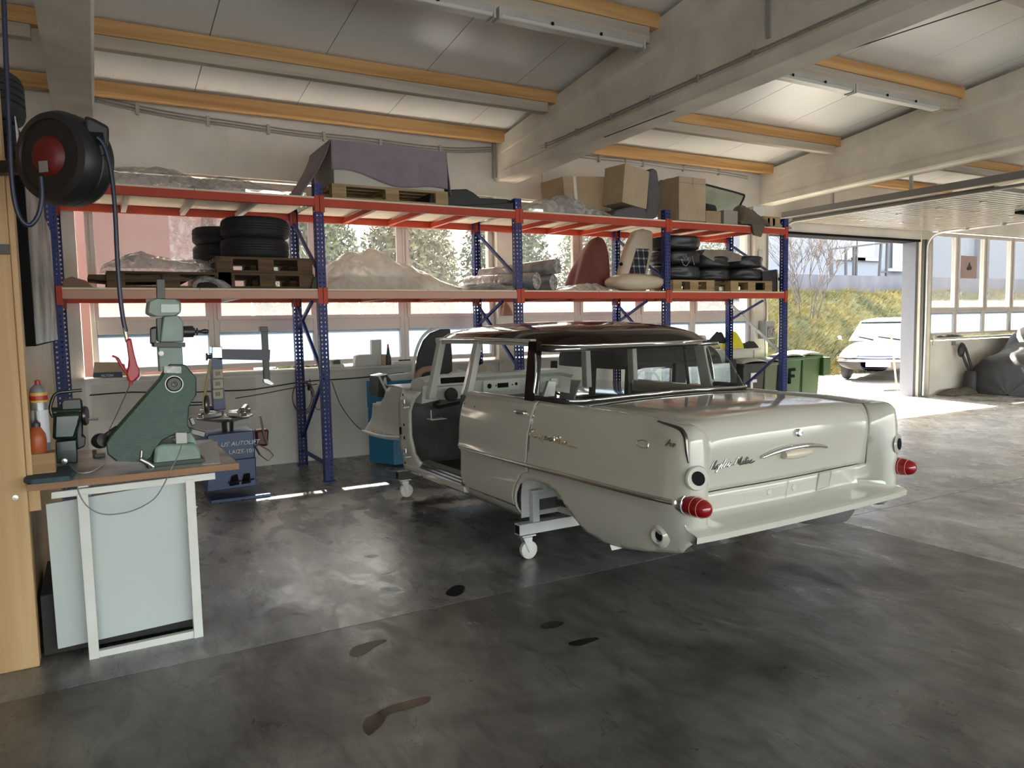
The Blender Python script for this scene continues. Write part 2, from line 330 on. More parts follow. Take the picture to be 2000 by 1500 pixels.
# the wooden apron under the left windows, stained
wallbox(-.05,1.5,.62,.98,mat('stained_apron',(.76,.70,.63),.8,var=.22,scale=3,stretch=(1,1,.6)),'apron_board',WY-.015,WY)
for n,(x0,x1) in enumerate(BAYS[:2]):
    o=MB().box(x0,WY-.16,1.02,x1,WY+.12,1.05).build('trim_%d'%(n+1),mat('window_board',(.62,.58,.54),.5,var=.15,scale=4)); struct(o); o['label']='window board of painted wood under the back windows'
o=MB().box(13.72,WY-.10,1.05,18.4,WY+.12,1.08).build('trim_3',MATS['window_board']); struct(o)
WN=[0]
def win_column(x0,x1,rows,fr=.055,openable=True,handle=None):
    """one column of window lights: outer frame, panes (clear above, frosted below)"""
    WN[0]+=1; w=bpy.data.objects.new('window_%d'%WN[0],None); COL.objects.link(w); struct(w); w.location=((x0+x1)/2,WY+.1,1.05)
    yA,yB=WY+.08,WY+.16
    zb,zt=rows[0][0]-fr,rows[-1][1]+fr
    b=MB(); b.box(x0,yA,zb,x0+fr,yB,zt); b.box(x1-fr,yA,zb,x1,yB,zt); b.box(x0+fr,yA,zb,x1-fr,yB,zb+fr); b.box(x0+fr,yA,zt-fr,x1-fr,yB,zt)
    for k in range(len(rows)-1): b.box(x0+fr,yA,rows[k][1],x1-fr,yB,rows[k+1][0])
    b.build('window_frame',pvc,w,bevel=.006,seg=1)
    for k,(a,c,kind) in enumerate(rows):
        MB().box(x0+fr,WY+.115,a,x1-fr,WY+.121,c).build('pane',frost if kind=='f' else clear,w)
        if kind=='c' and openable:   # the sash standing proud of the fixed frame
            s=MB(); e=.045; s.box(x0+fr-.02,yA-.02,a-.02,x0+fr+e-.02,yA,c+.02); s.box(x1-fr-e+.02,yA-.02,a-.02,x1-fr+.02,yA,c+.02); s.box(x0+fr+e-.02,yA-.02,a-.02,x1-fr-e+.02,yA,a+e-.02); s.box(x0+fr+e-.02,yA-.02,c-e+.02,x1-fr-e+.02,yA,c+.02)
            s.build('sash',pvc,w,bevel=.004,seg=1)
    if handle: 
        h=MB(); h.cyl((handle,yA-.06,1.92),(handle,yA-.02,1.92),.012,8); h.bar((handle,yA-.06,1.95),(handle,yA-.055,1.80),.022,.014); h.build('window_handle',mat('white_handle',(.75,.75,.72),.4),w,bevel=.003)
    return w
rowsL=[(1.13,1.47,'f'),(1.62,1.90+1.12,'c')]
for x0,x1 in ((-.02,1.12),(1.12,2.23),(2.23,3.27),(3.27,4.50)): win_column(x0,x1,rowsL)
for x0,x1 in ((4.73,5.79),(5.79,6.85),(6.85,7.88),(7.88,9.08)): win_column(x0,x1,rowsL)
rowsR=[(1.17,1.55,'f'),(1.63,3.02,'c')]
for i in range(5): win_column(13.72+i*.98,13.72+(i+1)*.98,rowsR,fr=.05,handle=13.72+i*.98+.07 if i else None)
# ---- side and front walls (front stands unseen behind the camera, its wide opening sized for fill light)
wl=bpy.data.objects.new('wall_left',None); COL.objects.link(wl); struct(wl)
ply=woodmat('plywood_sheet','#c8ae86','#a98d64','Z',.55,.8,False)
for k,(y0,y1) in enumerate(((3.99,5.2),(5.2,6.45),(6.45,7.04))): MB().box(-.36,y0+.002,.02,-.30,y1-.002,2.24).build('plywood_sheet',ply,wl)
MB().box(-.75,2.6,.0,-.69,3.9,2.62).build('plywood_sheet',ply,wl)
wr=struct(MB().box(20.4,-6,0,20.6,8.5,5.6).build('wall_right',plaster))
wfr=bpy.data.objects.new('wall_front',None); COL.objects.link(wfr); struct(wfr)
MB().box(-7,-6.2,0,-6.6,-6,5.6).build('wall_section',plaster,wfr); MB().box(18.5,-6.2,0,20.5,-6,5.6).build('wall_section',plaster,wfr); MB().box(-6.6,-6.2,2.8,18.5,-6,5.6).build('lintel',plaster,wfr)
struct(MB().box(-7.2,-6,0,-7,8.5,5.6).build('wall_side',plaster))
# ---- roof: insulated panels, ribbed
def panelmat():
    m=mat('ribbed_roof_panel',(.84,.85,.84),.30,spec=.5); n=m.node_tree; b=n.nodes['Principled BSDF']; tc=n.nodes['Texture Coordinate']
    sx=n.nodes.new('ShaderNodeSeparateXYZ'); n.links.new(tc.outputs['Object'],sx.inputs[0])
    a=n.nodes.new('ShaderNodeMath'); a.operation='MULTIPLY'; a.inputs[1].default_value=2*pi/.10; n.links.new(sx.outputs[0],a.inputs[0])
    c=n.nodes.new('ShaderNodeMath'); c.operation='COSINE'; n.links.new(a.outputs[0],c.inputs[0]); p=n.nodes.new('ShaderNodeMath'); p.operation='GREATER_THAN'; p.inputs[1].default_value=.93; n.links.new(c.outputs[0],p.inputs[0])
    bp=n.nodes.new('ShaderNodeBump'); bp.inputs['Strength'].default_value=.5; bp.inputs['Distance'].default_value=.004; n.links.new(p.outputs[0],bp.inputs['Height']); n.links.new(bp.outputs[0],b.inputs['Normal']); return m
pm=panelmat()
ce=bpy.data.objects.new('ceiling',None); COL.objects.link(ce); struct(ce)
x=-6.99
while x<20.4:
    b=MB(); g=.004; ya,yb=-6.0,WY+EAVE
    b.add([(x+g,ya,zr(ya)),(x+1-g,ya,zr(ya)),(x+1-g,yb,zr(yb)),(x+g,yb,zr(yb)),(x+g,ya,zr(ya)+.08),(x+1-g,ya,zr(ya)+.08),(x+1-g,yb,zr(yb)+.08),(x+g,yb,zr(yb)+.08)],[(0,3,2,1),(4,5,6,7),(0,1,5,4),(1,2,6,5),(2,3,7,6),(3,0,4,7)])
    b.build('ceiling_panel',pm,ce); x+=1.0
MB().add([(-7.1,-6.1,zr(-6.1)+.085),(20.6,-6.1,zr(-6.1)+.085),(20.6,WY+EAVE,zr(WY+EAVE)+.085),(-7.1,WY+EAVE,zr(WY+EAVE)+.085),(-7.1,-6.1,zr(-6.1)+.10),(20.6,-6.1,zr(-6.1)+.10),(20.6,WY+EAVE,zr(WY+EAVE)+.10),(-7.1,WY+EAVE,zr(WY+EAVE)+.10)],[(0,3,2,1),(4,5,6,7),(0,1,5,4),(1,2,6,5),(2,3,7,6),(3,0,4,7)]).build('roof_light_seal',galv,ce)  # unseen sheet added over the panels to keep sky light out of joints
# ---- concrete roof beams (deeper towards the hall's middle) with purlins let into them
def beam(x0,name,y0=-5.9):
    x1=x0+.30; o=bpy.data.objects.new(name,None); COL.objects.link(o); struct(o); o.location=(x0+.15,WY,3.3)
    def sec(y):
        t=zr(y)-.06; bt=3.28+.022*(WY-y); fl_=max(.06,(t-bt)*.28)
        return [(x0+.02,bt),(x1-.02,bt),(x1,bt+.02),(x1,bt+.10),(x1-.05,bt+.16),(x1-.05,t-fl_-.05),(x1,t-fl_),(x1,t),(x0,t),(x0,t-fl_),(x0+.05,t-fl_-.05),(x0+.05,bt+.16),(x0,bt+.10),(x0,bt+.02)]
    b=MB(); Y=[y0+(WY-y0)*k/8 for k in range(9)]; rows=[[Vector((p[0],y,p[1])) for p in sec(y)] for y in Y]
    # near the wall the web is as wide as the flanges
    rows[-1]=[Vector((x0 if p.x<x0+.15 else x1,p.y,p.z)) for p in rows[-1]]
    n=14; b.add([v for r_ in rows for v in r_],[(k*n+i,k*n+(i+1)%n,(k+1)*n+(i+1)%n,(k+1)*n+i) for k in range(8) for i in range(n)]+[tuple(range(n)),tuple(8*n+i for i in range(n-1,-1,-1))])
    b.build('beam_web',concrete,o); return o
for k,x0 in enumerate((-.19,4.50,9.19,13.88)):
    o=beam(x0,'trim_%d'%(4+k)); o['label']='tapered concrete roof beam running from back wall towards front'
timber=woodmat('spruce_beam','#d3a76e','#ac7d45','X',.6,.55)
white_timber=woodmat('white_washed_beam','#c0b4a2','#a39786','X',.7,.5,False)
PUR=[(8.15,.13,0),(6.98,.125,.105),(5.30,.13,.14),(3.60,.13,.13),(1.9,.13,.13),(.2,.13,.13),(-1.5,.13,.13)]
k=8
for (y,h,hw) in PUR:
    for x0,x1 in ((-4.58,-.19),(.11,4.50),(4.80,9.19),(9.49,13.88),(14.18,18.6)):
        t=zr(y+.05)-.005; o=bpy.data.objects.new('trim_%d'%k,None); COL.objects.link(o); struct(o); k+=1; o.location=((x0+x1)/2,y,t-h)
        MB().box(x0-.02,y-.05,t-h,x1+.02,y+.05,t).build('purlin',timber,o,bevel=.004,seg=1)
        if hw: MB().box(x0+.02,y-.045,t-h-hw,x1-.10,y+.045,t-h-.002).build('lower_purlin',white_timber,o,bevel=.004,seg=1)
# ================================================================ the car body on its dollies
paint=mat('ivory_car_paint',(.47,.455,.405),.10,spec=.5,coat=.4)
roofp=mat('dark_maroon_paint',(.014,.006,.005),.07,spec=.2)
inner=mat('primer_grey_inside',(.42,.42,.39),.4,var=.12,scale=4)
CAR=Vector((3.175,2.55,0)); CA=R(2.1)
CM=Matrix.Translation(CAR)@Matrix.Rotation(CA,4,'Z')
def K(u,v,w): return CM@Vector((u,v,w))
car=thing('vintage_car','ivory vintage saloon bodyshell with dark maroon roof, no front doors or wheels, on dollies','car',CAR)
PL=[(-.872,3.45),(-.88,2.9),(-.885,2.3),(-.885,1.7),(-.885,1.2),(-.882,.8),(-.876,.45),(-.866,.22),(-.855,.12),(-.84,.06),(-.808,.016),(-.765,.0),(-.735,.004),(-.70,.022),(-.665,.050),(-.635,.072),(-.60,.086),(-.45,.086),(-.3,.08),(-.15,.075),(0,.073)]
_pc=catmull([(p[0],p[1],0) for p in PL],24); _S=[0.0]
for i in range(1,len(_pc)): _S.append(_S[-1]+(_pc[i]-_pc[i-1]).length)
def _pl(s):
    s=min(max(s,0),_S[-1]); lo,hi=0,len(_S)-1
    while hi-lo>1:
        m=(lo+hi)//2
        if _S[m]<=s: lo=m
        else: hi=m
    t=(s-_S[lo])/max(1e-9,_S[hi]-_S[lo]); p=_pc[lo].lerp(_pc[hi],t); a=_pc[max(lo-2,0)]; b=_pc[min(hi+2,len(_pc)-1)]
    d=(b-a).normalized(); return p, Vector((d.y,-d.x,0))       # outward normal: to the left of the car, then backwards
def s_of_v(v):
    for i in range(len(_pc)):
        if _pc[i].y<=v: return _S[i]
    return _S[-1]
def s_of_u(u):
    for i in range(len(_pc)-1,-1,-1):
        if _pc[i].x<=u: return _S[i]
    return 0
SEND=_S[-1]; S_FE=s_of_u(-.735)
PS=[(.27,-.10),(.31,-.055),(.36,-.03),(.45,-.014),(.56,-.017),(.60,-.019),(.617,-.017),(.645,.006),(.655,.007),(.68,-.004),(.76,-.008),(.84,-.016),(.90,-.030),(.96,-.052),(1.0,-.07),(1.05,-.085)]
PR=[(.40,-.09),(.50,-.075),(.56,-.065),(.66,-.05),(.76,-.028),(.86,-.004),(.92,0),(1.0,-.008),(1.05,-.015)]
PF=[(.27,-.12),(.36,-.07),(.42,-.04),(.50,-.01),(.6,0),(.8,0),(.92,-.008),(1.0,-.02),(1.05,-.03)]
_sA,_sB,_sC,_sD=s_of_v(.40),s_of_v(.05),s_of_u(-.72),s_of_u(-.60)
def off(s,w):
    a=interp(PS,w)
    if s<=_sA: return a
    f=interp(PF,w); r=interp(PR,w)
    if s<_sB: return lerp(a,f,sstep(s,_sA,_sB))
    if s<_sC: return f
    return lerp(f,r,sstep(s,_sC,_sD))
def deck(u,v):
    a=abs(u); c=1.026-.022*sstep(.45-v,0,.5)
    return c+.014*max(0,1-(a/.6)**2)-.020*math.exp(-((a-.66)/.05)**2)*(1-sstep(v,.5,1.15))+.004*math.exp(-((a-.79)/.05)**2)
def rr(s):
    return lerp(lerp(.045,.06,sstep(s,_sA,_sB)),.115,sstep(s,_sC-.03,_sD))
def ring(s):
    p,n=_pl(s); r=rr(s)
    q=p+n*(off(s,1.0)-r); return q
def wt(s): q=ring(s); return deck(q.x,max(q.y,0.0))
def side(s,w,sg=1):
    p,n=_pl(s); q=p+n*off(s,w); return K(q.x*sg,q.y,w)
def roll(s,t,sg=1):
    """rounding from the side (t=0) over to the deck (t=1), then a ledge (t>1)"""
    p,n=_pl(s); r=rr(s); top=wt(s); a=t*pi/2; q=p+n*(off(s,min(1.0,top-r))-r+r*cos(a)+ (off(s,1.0)-off(s,min(1.0,top-r)))*sin(a)); return K(q.x*sg,q.y,top-r+r*sin(a))
def rolls(name,s0,s1,m,sg,ledge=0.0,n=40,drop=0.0):
    ts=[0,.17,.34,.5,.67,.84,1]; rows=[]
    for k in range(n+1):
        s=lerp(s0,s1,k/n); row=[roll(s,t,sg) for t in ts]
        if ledge: 
            p,nn=_pl(s); q=ring(s)-nn*ledge; row.append(K(q.x*sg,q.y,wt(s)-.004)); row.append(K(q.x*sg,q.y,wt(s)-drop))
        rows.append(row)
    b=MB(); w=len(rows[0]); b.add([v for r in rows for v in r],[(k*w+i,k*w+i+1,(k+1)*w+i+1,(k+1)*w+i) for k in range(n) for i in range(w-1)]); return b
ARCH=[(1.345,.60),(1.42,.575),(1.49,.50),(1.525,.40),(1.53,.345),(1.53,.30)]   # strip in front of the arch, against the door
ARC2=[(1.505,.30),(1.51,.37),(1.50,.44),(1.455,.505),(1.37,.545),(1.27,.556),(1.17,.556),(1.08,.54),(1.0,.505),(.93,.455),(.86,.398),(.79,.352),(.65,.322),(.5,.333),(.26,.372),(.12,.395)]
def sv(lst): return [(s_of_v(v),w) for v,w in lst]
def outward(bm):
    bmesh.ops.recalc_face_normals(bm,faces=bm.faces); c=K(0,1.6,.55); k=sum(f.normal.dot(f.calc_center_median()-c)*f.calc_area() for f in bm.faces)
    if k<0: bmesh.ops.reverse_faces(bm,faces=bm.faces)
def face_out(o,t=.012):
    bm=bmesh.new(); bm.from_mesh(o.data); outward(bm); bm.to_mesh(o.data); bm.free(); k=o.modifiers.new('t','SOLIDIFY'); k.thickness=t; k.offset=-1
def panel(name,poly,m,sg,step=.024,label=None,s_roll=None,ledge=0.0,drop=.0,thick=0):
    b=cdt(poly,lambda a,c:side(a,c,sg),step,None,None,None)
    if s_roll: r=rolls('',s_roll[0],s_roll[1],m,sg,ledge,s_roll[2],drop); b.add(r.v,r.f)
    bm=bmesh.new(); me=bpy.data.meshes.new(name); me.from_pydata(b.v,[],b.f); bm.from_mesh(me); bmesh.ops.remove_doubles(bm,verts=bm.verts,dist=.004); outward(bm); bm.to_mesh(me); bm.free()
    me.materials.append(m); me.polygons.foreach_set('use_smooth',[True]*len(me.polygons)); me.set_sharp_from_angle(angle=R(50))
    o=bpy.data.objects.new(name,me); COL.objects.link(o); adopt(o,car)
    k=o.modifiers.new('t','SOLIDIFY'); k.thickness=.012; k.offset=-1 if sg>0 else -1
    if label: o['label']=label
    return o
g=.003
def topline(s0,s1,n):
    return [(lerp(s0,s1,k/n),wt(lerp(s0,s1,k/n))-rr(lerp(s0,s1,k/n))) for k in range(n+1)]
sD0,sD1=s_of_v(2.225),s_of_v(1.335); sL=s_of_u(-.626); sQ=s_of_u(-.80)
for sg in (1,-1):
    # rear door
    dp=topline(sD0+g,sD1-g,40)+[(s_of_v(1.345)-g,.60)]+sv([(1.43,.575),(1.50,.50),(1.535,.41),(1.54,.355)])+[(s_of_v(1.6),.353),(sD0+g+.06,.353),(sD0+g+.015,.37),(sD0+g,.41)]
    panel('rear_door',dp,paint,sg,s_roll=(sD0+g,sD1-g,40),ledge=.05,drop=.09)
    # quarter panel with wheel arch, fin and the rear corner
    qp=topline(sD1+g,sL,90)+[(sL,.665),(s_of_u(-.61),.657),(s_of_u(-.57),.653),(SEND,.653),(SEND,.50),(s_of_u(-.76),.50),(s_of_u(-.79),.47),(s_of_u(-.83),.432),(s_of_v(.07),.408)]+list(reversed(sv(ARC2)))+[(sv(ARCH)[i][0]+g,ARCH[i][1]) for i in range(len(ARCH)-1,-1,-1)]
    panel('quarter_panel',qp,paint,sg,s_roll=(sD1+g,sL,90))
    # rocker panel under the door opening
    b=MB(); rows=[]
    for k in range(25):
        v=lerp(1.53,3.36,k/24); s=s_of_v(v); rows.append([side(s,.347,sg),side(s,.32,sg),side(s,.295,sg),K(-.78*sg,v,.262),K(-.70*sg,v,.262)])
    b.add([v for r in rows for v in r],[(k*5+i,k*5+i+1,(k+1)*5+i+1,(k+1)*5+i) for k in range(24) for i in range(4)]); b.build('rocker_panel',paint,car,smooth=50)
    # door sill with ribbed tread, open where the front door is missing
    MB().add([K(-.86*sg,2.2,.35),K(-.62*sg,2.2,.36),K(-.62*sg,3.3,.36),K(-.85*sg,3.3,.35),K(-.86*sg,2.2,.31),K(-.62*sg,2.2,.26),K(-.62*sg,3.3,.26),K(-.85*sg,3.3,.31)],[(0,1,2,3),(0,4,5,1),(3,2,6,7),(1,5,6,2),(0,3,7,4),(4,7,6,5)]).build('door_sill',paint,car,bevel=.006)
    t=MB()
    for k in range(3): t.bar(K((-.835+.05*k)*sg,2.24,.354+.002*k),K((-.825+.05*k)*sg,3.22,.354+.002*k),.014,.010)
    t.build('sill_tread',mat('brushed_aluminium',(.7,.7,.68),.25,1.0),car)
    # trim spear along the crease
    pts=[side(s_of_v(v),w,sg)+CM.to_3x3()@Vector((-.002*sg,0,0)) for v,w in [(2.225,.63),(2.0,.635),(1.7,.64),(1.34,.645),(1.0,.65),(.7,.652),(.4,.653),(.2,.653),(.1,.652)]]
    MB().tube(catmull(pts,6),[.004+.010*min(1,k/20) for k in range(len(catmull(pts,6)))],8).build('trim_spear',mat('polished_trim',(.66,.65,.62),.16,1.0),car,smooth=60)
    # chrome edge on the end of the fin
    fp=[roll(s_of_v(.26),.62,sg),roll(s_of_v(.17),.60,sg),roll(s_of_v(.11),.56,sg),roll(s_of_v(.075),.46,sg),roll(s_of_v(.055),.28,sg),roll(s_of_v(.045),.05,sg),side(s_of_v(.038),.90,sg),side(s_of_v(.034),.87,sg),side(s_of_v(.03),.845,sg)]
    cp=catmull(fp,6); MB().tube(cp,[.003+.008*sin(pi*min(1,k/len(cp)*.9+.08)) for k in range(len(cp))],8).build('fin_edge',mat('dull_trim',(.16,.15,.14),.25,1.0),car,smooth=60)
    # round opening for the reversing lamp in its plate
    c=side(s_of_u(-.79),.775,sg); d=(CM.to_3x3()@Vector((-.28*sg,-1,0))).normalized()
    pl=MB().lathe([(.0,.003),(.054,.003),(.060,-.006)],c+d*.004,d,28).build('lamp_plate',paint,car,smooth=30)
    MB().lathe([(.0,.001),(.028,.001),(.030,.002),(.031,0)],c+d*.0095,d,24,sc=(1,1.2)).build('lamp_hole',dark,pl)
    # tail lamp: chrome bezel, red stepped lens pointing back
    q=K(-.803*sg,.082,.645); d=(CM.to_3x3()@Vector((-.06*sg,-1,.0))).normalized()
    tl=MB().lathe([(.0,-.10),(.018,-.09),(.040,-.05),(.052,.0),(.056,.030),(.054,.040),(.048,.042),(.0,.040)],q,d,32,sc=(1,1)).build('tail_lamp',chrome,car,smooth=50,label='chrome bezel around the red tail lamp')
    red=mat('red_lens',(.27,.004,.008),.08,coat=.3,trans=.12)
    MB().lathe([(.047,.034),(.0480,.07),(.047,.105),(.043,.135),(.034,.158),(.018,.170),(.0,.172)],q,d,32).build('lens',red,tl,smooth=35)
    rb=MB()
    for h,r in ((.090,.0482),(.130,.0445)): rb.lathe([(r,h-.0015),(r+.0012,h),(r,h+.0015)],q,d,32)
    rb.build('lens_rib',mat('pale_red',(.75,.22,.20),.2),tl)
    # exhaust-side jacking hole in the lower fender
    q=side(s_of_v(.20),.47,sg); d=(CM.to_3x3()@Vector((-1*sg,-.15,0))).normalized()
    h=MB().lathe([(.0,.0),(.026,.0),(.029,.018),(.036,.020),(.062,-.002)],q,d,20).build('jacking_point',paint,car,smooth=40); MB().lathe([(0,.001),(.026,.002),(.027,.0)],q,d,16).build('hole',dark,h)
    # wheel housing seen through the arch
    b=MB(); n=14
    P=[(.62,.28),(.70,.40),(.88,.52),(1.08,.62),(1.28,.645),(1.44,.58),(1.52,.46),(1.53,.26)]
    P=catmull([(p[0],p[1],0) for p in P],3); m_=len(P)
    b.add([K(-.80*sg,p.x,p.y) for p in P]+[K(-.52*sg,p.x,p.y) for p in P],[(i,i+1,m_+i+1,m_+i) for i in range(m_-1)]+[tuple(range(m_,2*m_))]); b.build('wheel_housing',mat('grey_stone_guard',(.55,.56,.54),.7,var=.25,scale=8),car,smooth=50)
# ---- boot lid: a rear face and a deck, and the deck around it
lid_s0=s_of_u(-.626)+.001
def lid_rows():
    rows=[]
    for sg in (1,-1):
        ss=[lerp(lid_s0,SEND,k/26) for k in range(27)]
        if sg<0: ss=ss[-2::-1]
        for s in ss:
            top=wt(s)-rr(s); ws=[lerp(.661,top,k/9) for k in range(10)]
            row=[side(s,w,sg) for w in ws]+[roll(s,t,sg) for t in (.17,.34,.5,.67,.84,1)]
            q=ring(s)
            for k in range(1,13):
                v=lerp(q.y,.945,k/12); u=q.x*(1-.02*k/12); row.append(K(u*sg,v,deck(u,v)))
            rows.append(row)
    return rows
rows=lid_rows(); w=len(rows[0]); b=MB(); b.add([v for r in rows for v in r],[(k*w+i,k*w+i+1,(k+1)*w+i+1,(k+1)*w+i) for k in range(len(rows)-1) for i in range(w-1)])
lid=b.build('boot_lid',paint,car,smooth=60); face_out(lid)
inr=[ring(lerp(s_of_v(1.42),sL,k/70)) for k in range(71)]
WB=[(-.775,1.42),(-.79,1.26),(-.775,1.14),(-.71,1.07),(-.5,1.035),(-.25,1.02),(0,1.015)]
wbp=[(p.x,p.y) for p in catmull([(a,c,0) for a,c in WB],4)]
left=[(p.x,p.y) for p in inr]
e0=ring(lid_s0); 
lidedge=[(e0.x-.006+.0*k,lerp(e0.y,.95,k/10)) for k in range(1,11)]; lidedge=[(x*(1-.02*k/10)-.0,y) for k,(x,y) in enumerate(lidedge)]
hole_half=[(-.012,.99)]
for sg in (1,-1):
    poly=[(a*sg,c) for a,c in left]+[(a*sg,c) for a,c in lidedge]+[(0,.952)]+[(a*sg,c) for a,c in reversed(wbp)]
    o=cdt(poly,lambda a,c:K(a,c,deck(a,c)),.04,'rear_deck',paint,car,smooth=60); face_out(o)
# boot handle, lamp, lock, lettering, filler recess, plate bosses
def rearpt(u,w,d=0.0):
    sg=1 if u<=0 else -1; p=side(s_of_u(-abs(u)),w,sg); return p+CM.to_3x3()@Vector((0,-d,0))
pts=[rearpt(u,.802+.030*(1-(u/.255)**2),.012) for u in [-.255+.0364*k for k in range(15)]]
h=MB().tube(pts,[.006+.011*sin(pi*(.08+.84*k/14)) for k in range(15)],10).build('boot_handle',chrome,car,smooth=60)
pts=[rearpt(u,.797,.020) for u in (-.095,-.05,0,.05,.095)]
MB().tube(pts,[.018,.026,.027,.026,.018],10).build('plate_lamp',mat('amber_white_lens',(.70,.60,.48),.15,trans=.2),h,smooth=60)
q=rearpt(0,.905,0); MB().lathe([(0,-.005),(.020,-.005),(.021,.008),(.014,.014),(.014,.02),(.0,.021)],q,CM.to_3x3()@Vector((0,-1,.1)),20).build('boot_lock',chrome,car,smooth=30)
def strokes(name,sts,fn,r,m,parent):
    b=MB()
    for st in sts: 
        c=catmull([fn(*p) for p in st],4); b.tube(c,r*1.35,5)
    return b.build(name,m,parent,smooth=60)
HY=[[(0,0),(.35,1),(.25,.1),(.2,0)],[(.15,.45),(.5,.55)],[(.55,1),(.4,.3),(.45,0),(.6,.1),(.72,.45),(.75,.1),(.9,.5),(.8,-.3),(.65,-.35),(.85,.0),(1.05,.4),(1.2,.5),(1.08,.05),(1.2,.05),(1.45,1),(1.3,.2),(1.4,.05),(1.55,.45),(1.6,.4),(1.62,.1),(1.75,.3),(1.9,.5),(1.78,.1),(1.92,.05),(2.05,.45),(1.9,.5),(2.1,.2),(2.5,.15)],
[(2.5,.1),(2.75,.95),(2.85,.2),(3.1,.95),(3.05,.1),(3.2,.15),(3.4,.5),(3.25,.1),(3.42,.1),(3.55,.4),(3.7,.9),(3.6,.1),(3.75,.15),(3.85,.45),(3.85,.1),(4.0,.2),(4.2,.45),(4.05,.15),(4.2,.05),(4.5,.25)],[(3.5,.65),(3.85,.7)]]
strokes('script_emblem',HY,lambda a,c:rearpt(-.60+a*.067,.775+c*.045,.004),.0022,mat('tarnished_chrome',(.34,.33,.31),.3,1.0),car)
KA=[[(0,0),(.15,.5),(.3,1)],[(.55,1),(.15,.45),(.5,0),(.75,.2)],[(1.05,.5),(.8,.3),(.9,.05),(1.1,.45),(1.12,.1),(1.3,.2),(1.5,.5),(1.3,-.4)],[(1.45,.4),(1.7,.5),(1.65,.15),(1.5,.1),(1.8,.2),(2.0,.6),(1.95,.1),(2.2,.2)],[(2.2,.2),(2.4,.85),(2.3,.15),(2.5,.15),(2.75,.5),(2.6,.1),(2.8,.1),(2.95,.5),(2.95,.1),(3.15,.2),(3.25,.45),(3.3,.1),(3.5,.45),(3.6,.1),(4.0,.12),(4.35,.1)],[(2.25,.6),(2.55,.62)],[(2.72,.8),(2.74,.82)],[(2.9,.8),(2.92,.82)]]
def sidept(v,w,d=.004): return side(s_of_v(v),w,1)+CM.to_3x3()@Vector((-d,0,0))
strokes('script_emblem',KA,lambda a,c:sidept(1.315-a*.113,.828+c*.045-.004*a,.004),.0035,mat('gilt_chrome',(.85,.78,.62),.15,1.0),car)
# outline of the filler flap ring and a small bright badge on the left rear wing
MB().tube([sidept(.32+.045*cos(t*pi/8),.90+.018*sin(t*pi/8),.001) for t in range(16)],.003,5,closed=True).build('ring_trim',mat('polished_trim',(.66,.65,.62),.16,1.0),car)
strokes('wing_badge',[[(0,0),(.5,1)],[(.2,.3),(.6,.5),(.55,0)],[(.8,.2),(1,.5),(.9,0),(1.2,.4)]],lambda a,c:sidept(.15-a*.05,.915+c*.03,.004),.003,MATS['tarnished_chrome'],car)
def recess(u0,u1,w0,w1,name):
    a,b_,c,d=rearpt(u0,w0,.004),rearpt(u1,w0,.004),rearpt(u1,w1,.004),rearpt(u0,w1,.004); inn=[p+CM.to_3x3()@Vector((0,.05,0)) for p in (a.lerp(c,.08),b_.lerp(d,.08),c.lerp(a,.08),d.lerp(b_,.08))]
    fr=MB(); fr.tube([a,b_,c,d],.006,6,closed=True); o=fr.build(name,paint,car,smooth=60)
    sh=[p+CM.to_3x3()@Vector((0,.0,0)) for p in (a,b_,c,d)]
    MB().add(sh,[(0,1,2,3)]).build('recess_back',mat('grey_paint_recess',(.40,.40,.36),.35),o)
recess(.255,.365,.555,.648,'filler_recess')
for u in (-.14,.05): 
    q=rearpt(u,.60); MB().lathe([(0,.004),(.016,.004),(.018,0)],q,CM.to_3x3()@Vector((0,-1,0)),16).build('plate_boss',paint,car,smooth=30)
# apron shelf under the boot where the bumper sat
rows=[]
N=40
for k in range(N+1):
    u=lerp(-.83,.83,k/N); e=sstep(.83-abs(u),0,.10); base=rearpt(max(-.83,min(.83,u)),.54)
    vb=(CM.inverted()@base).y; out=lerp(-.03,-.035-.02*(1-(u/.83)**2),e)
    rows.append([K(u,vb+.004,.57),K(u,vb,.548),K(u,lerp(vb,out,.08),.535),K(u,lerp(vb,out,.25),.528),K(u,lerp(vb,out,.75),.519),K(u,out+.004,.513),K(u,out-.002,.509),K(u,out,.480),K(u,out+.03,.474),K(u*.9,.12,.46),K(u*.8,.40,.46)])
b=MB(); w=11; b.add([v for r in rows for v in r],[(k*w+i,k*w+i+1,(k+1)*w+i+1,(k+1)*w+i) for k in range(N) for i in range(w-1)]); b.build('rear_apron',paint,car,smooth=35)
# ---- roof, gutter, pillars, glass
RH,RV0,RV1=.73,1.25,3.05
def rfout(t,k=1.0,dz=0.0):
    """gutter line: a rounded rectangle, t in 0..1"""
    a=2*pi*t; e=.34; c,s_=cos(a),sin(a); u=RH*k*math.copysign(abs(c)**e,c); v=(RV0+RV1)/2+(RV1-RV0)/2*k*math.copysign(abs(s_)**e,s_)
    return u,v
def railw(u,v): return 1.392-.030*sstep(1.75-v,0,.45)-.012*sstep(v,2.7,3.1)
NR,NT=14,160; b=MB(); rows=[]
for j in range(NR+1):
    k=1-(j/NR); row=[]
    for i in range(NT):
        u,v=rfout(i/NT,k if j else 1); h=railw(*rfout(i/NT)); dome=(1-k**2.6)**.62; row.append(K(u,v,h+(1.512-h)*dome))
    rows.append(row)
b.add([p for r in rows for p in r],[(j*NT+i,j*NT+(i+1)%NT,(j+1)*NT+(i+1)%NT,(j+1)*NT+i) for j in range(NR) for i in range(NT)])
b.build('roof_skin',roofp,car,smooth=70)
b=MB(); 
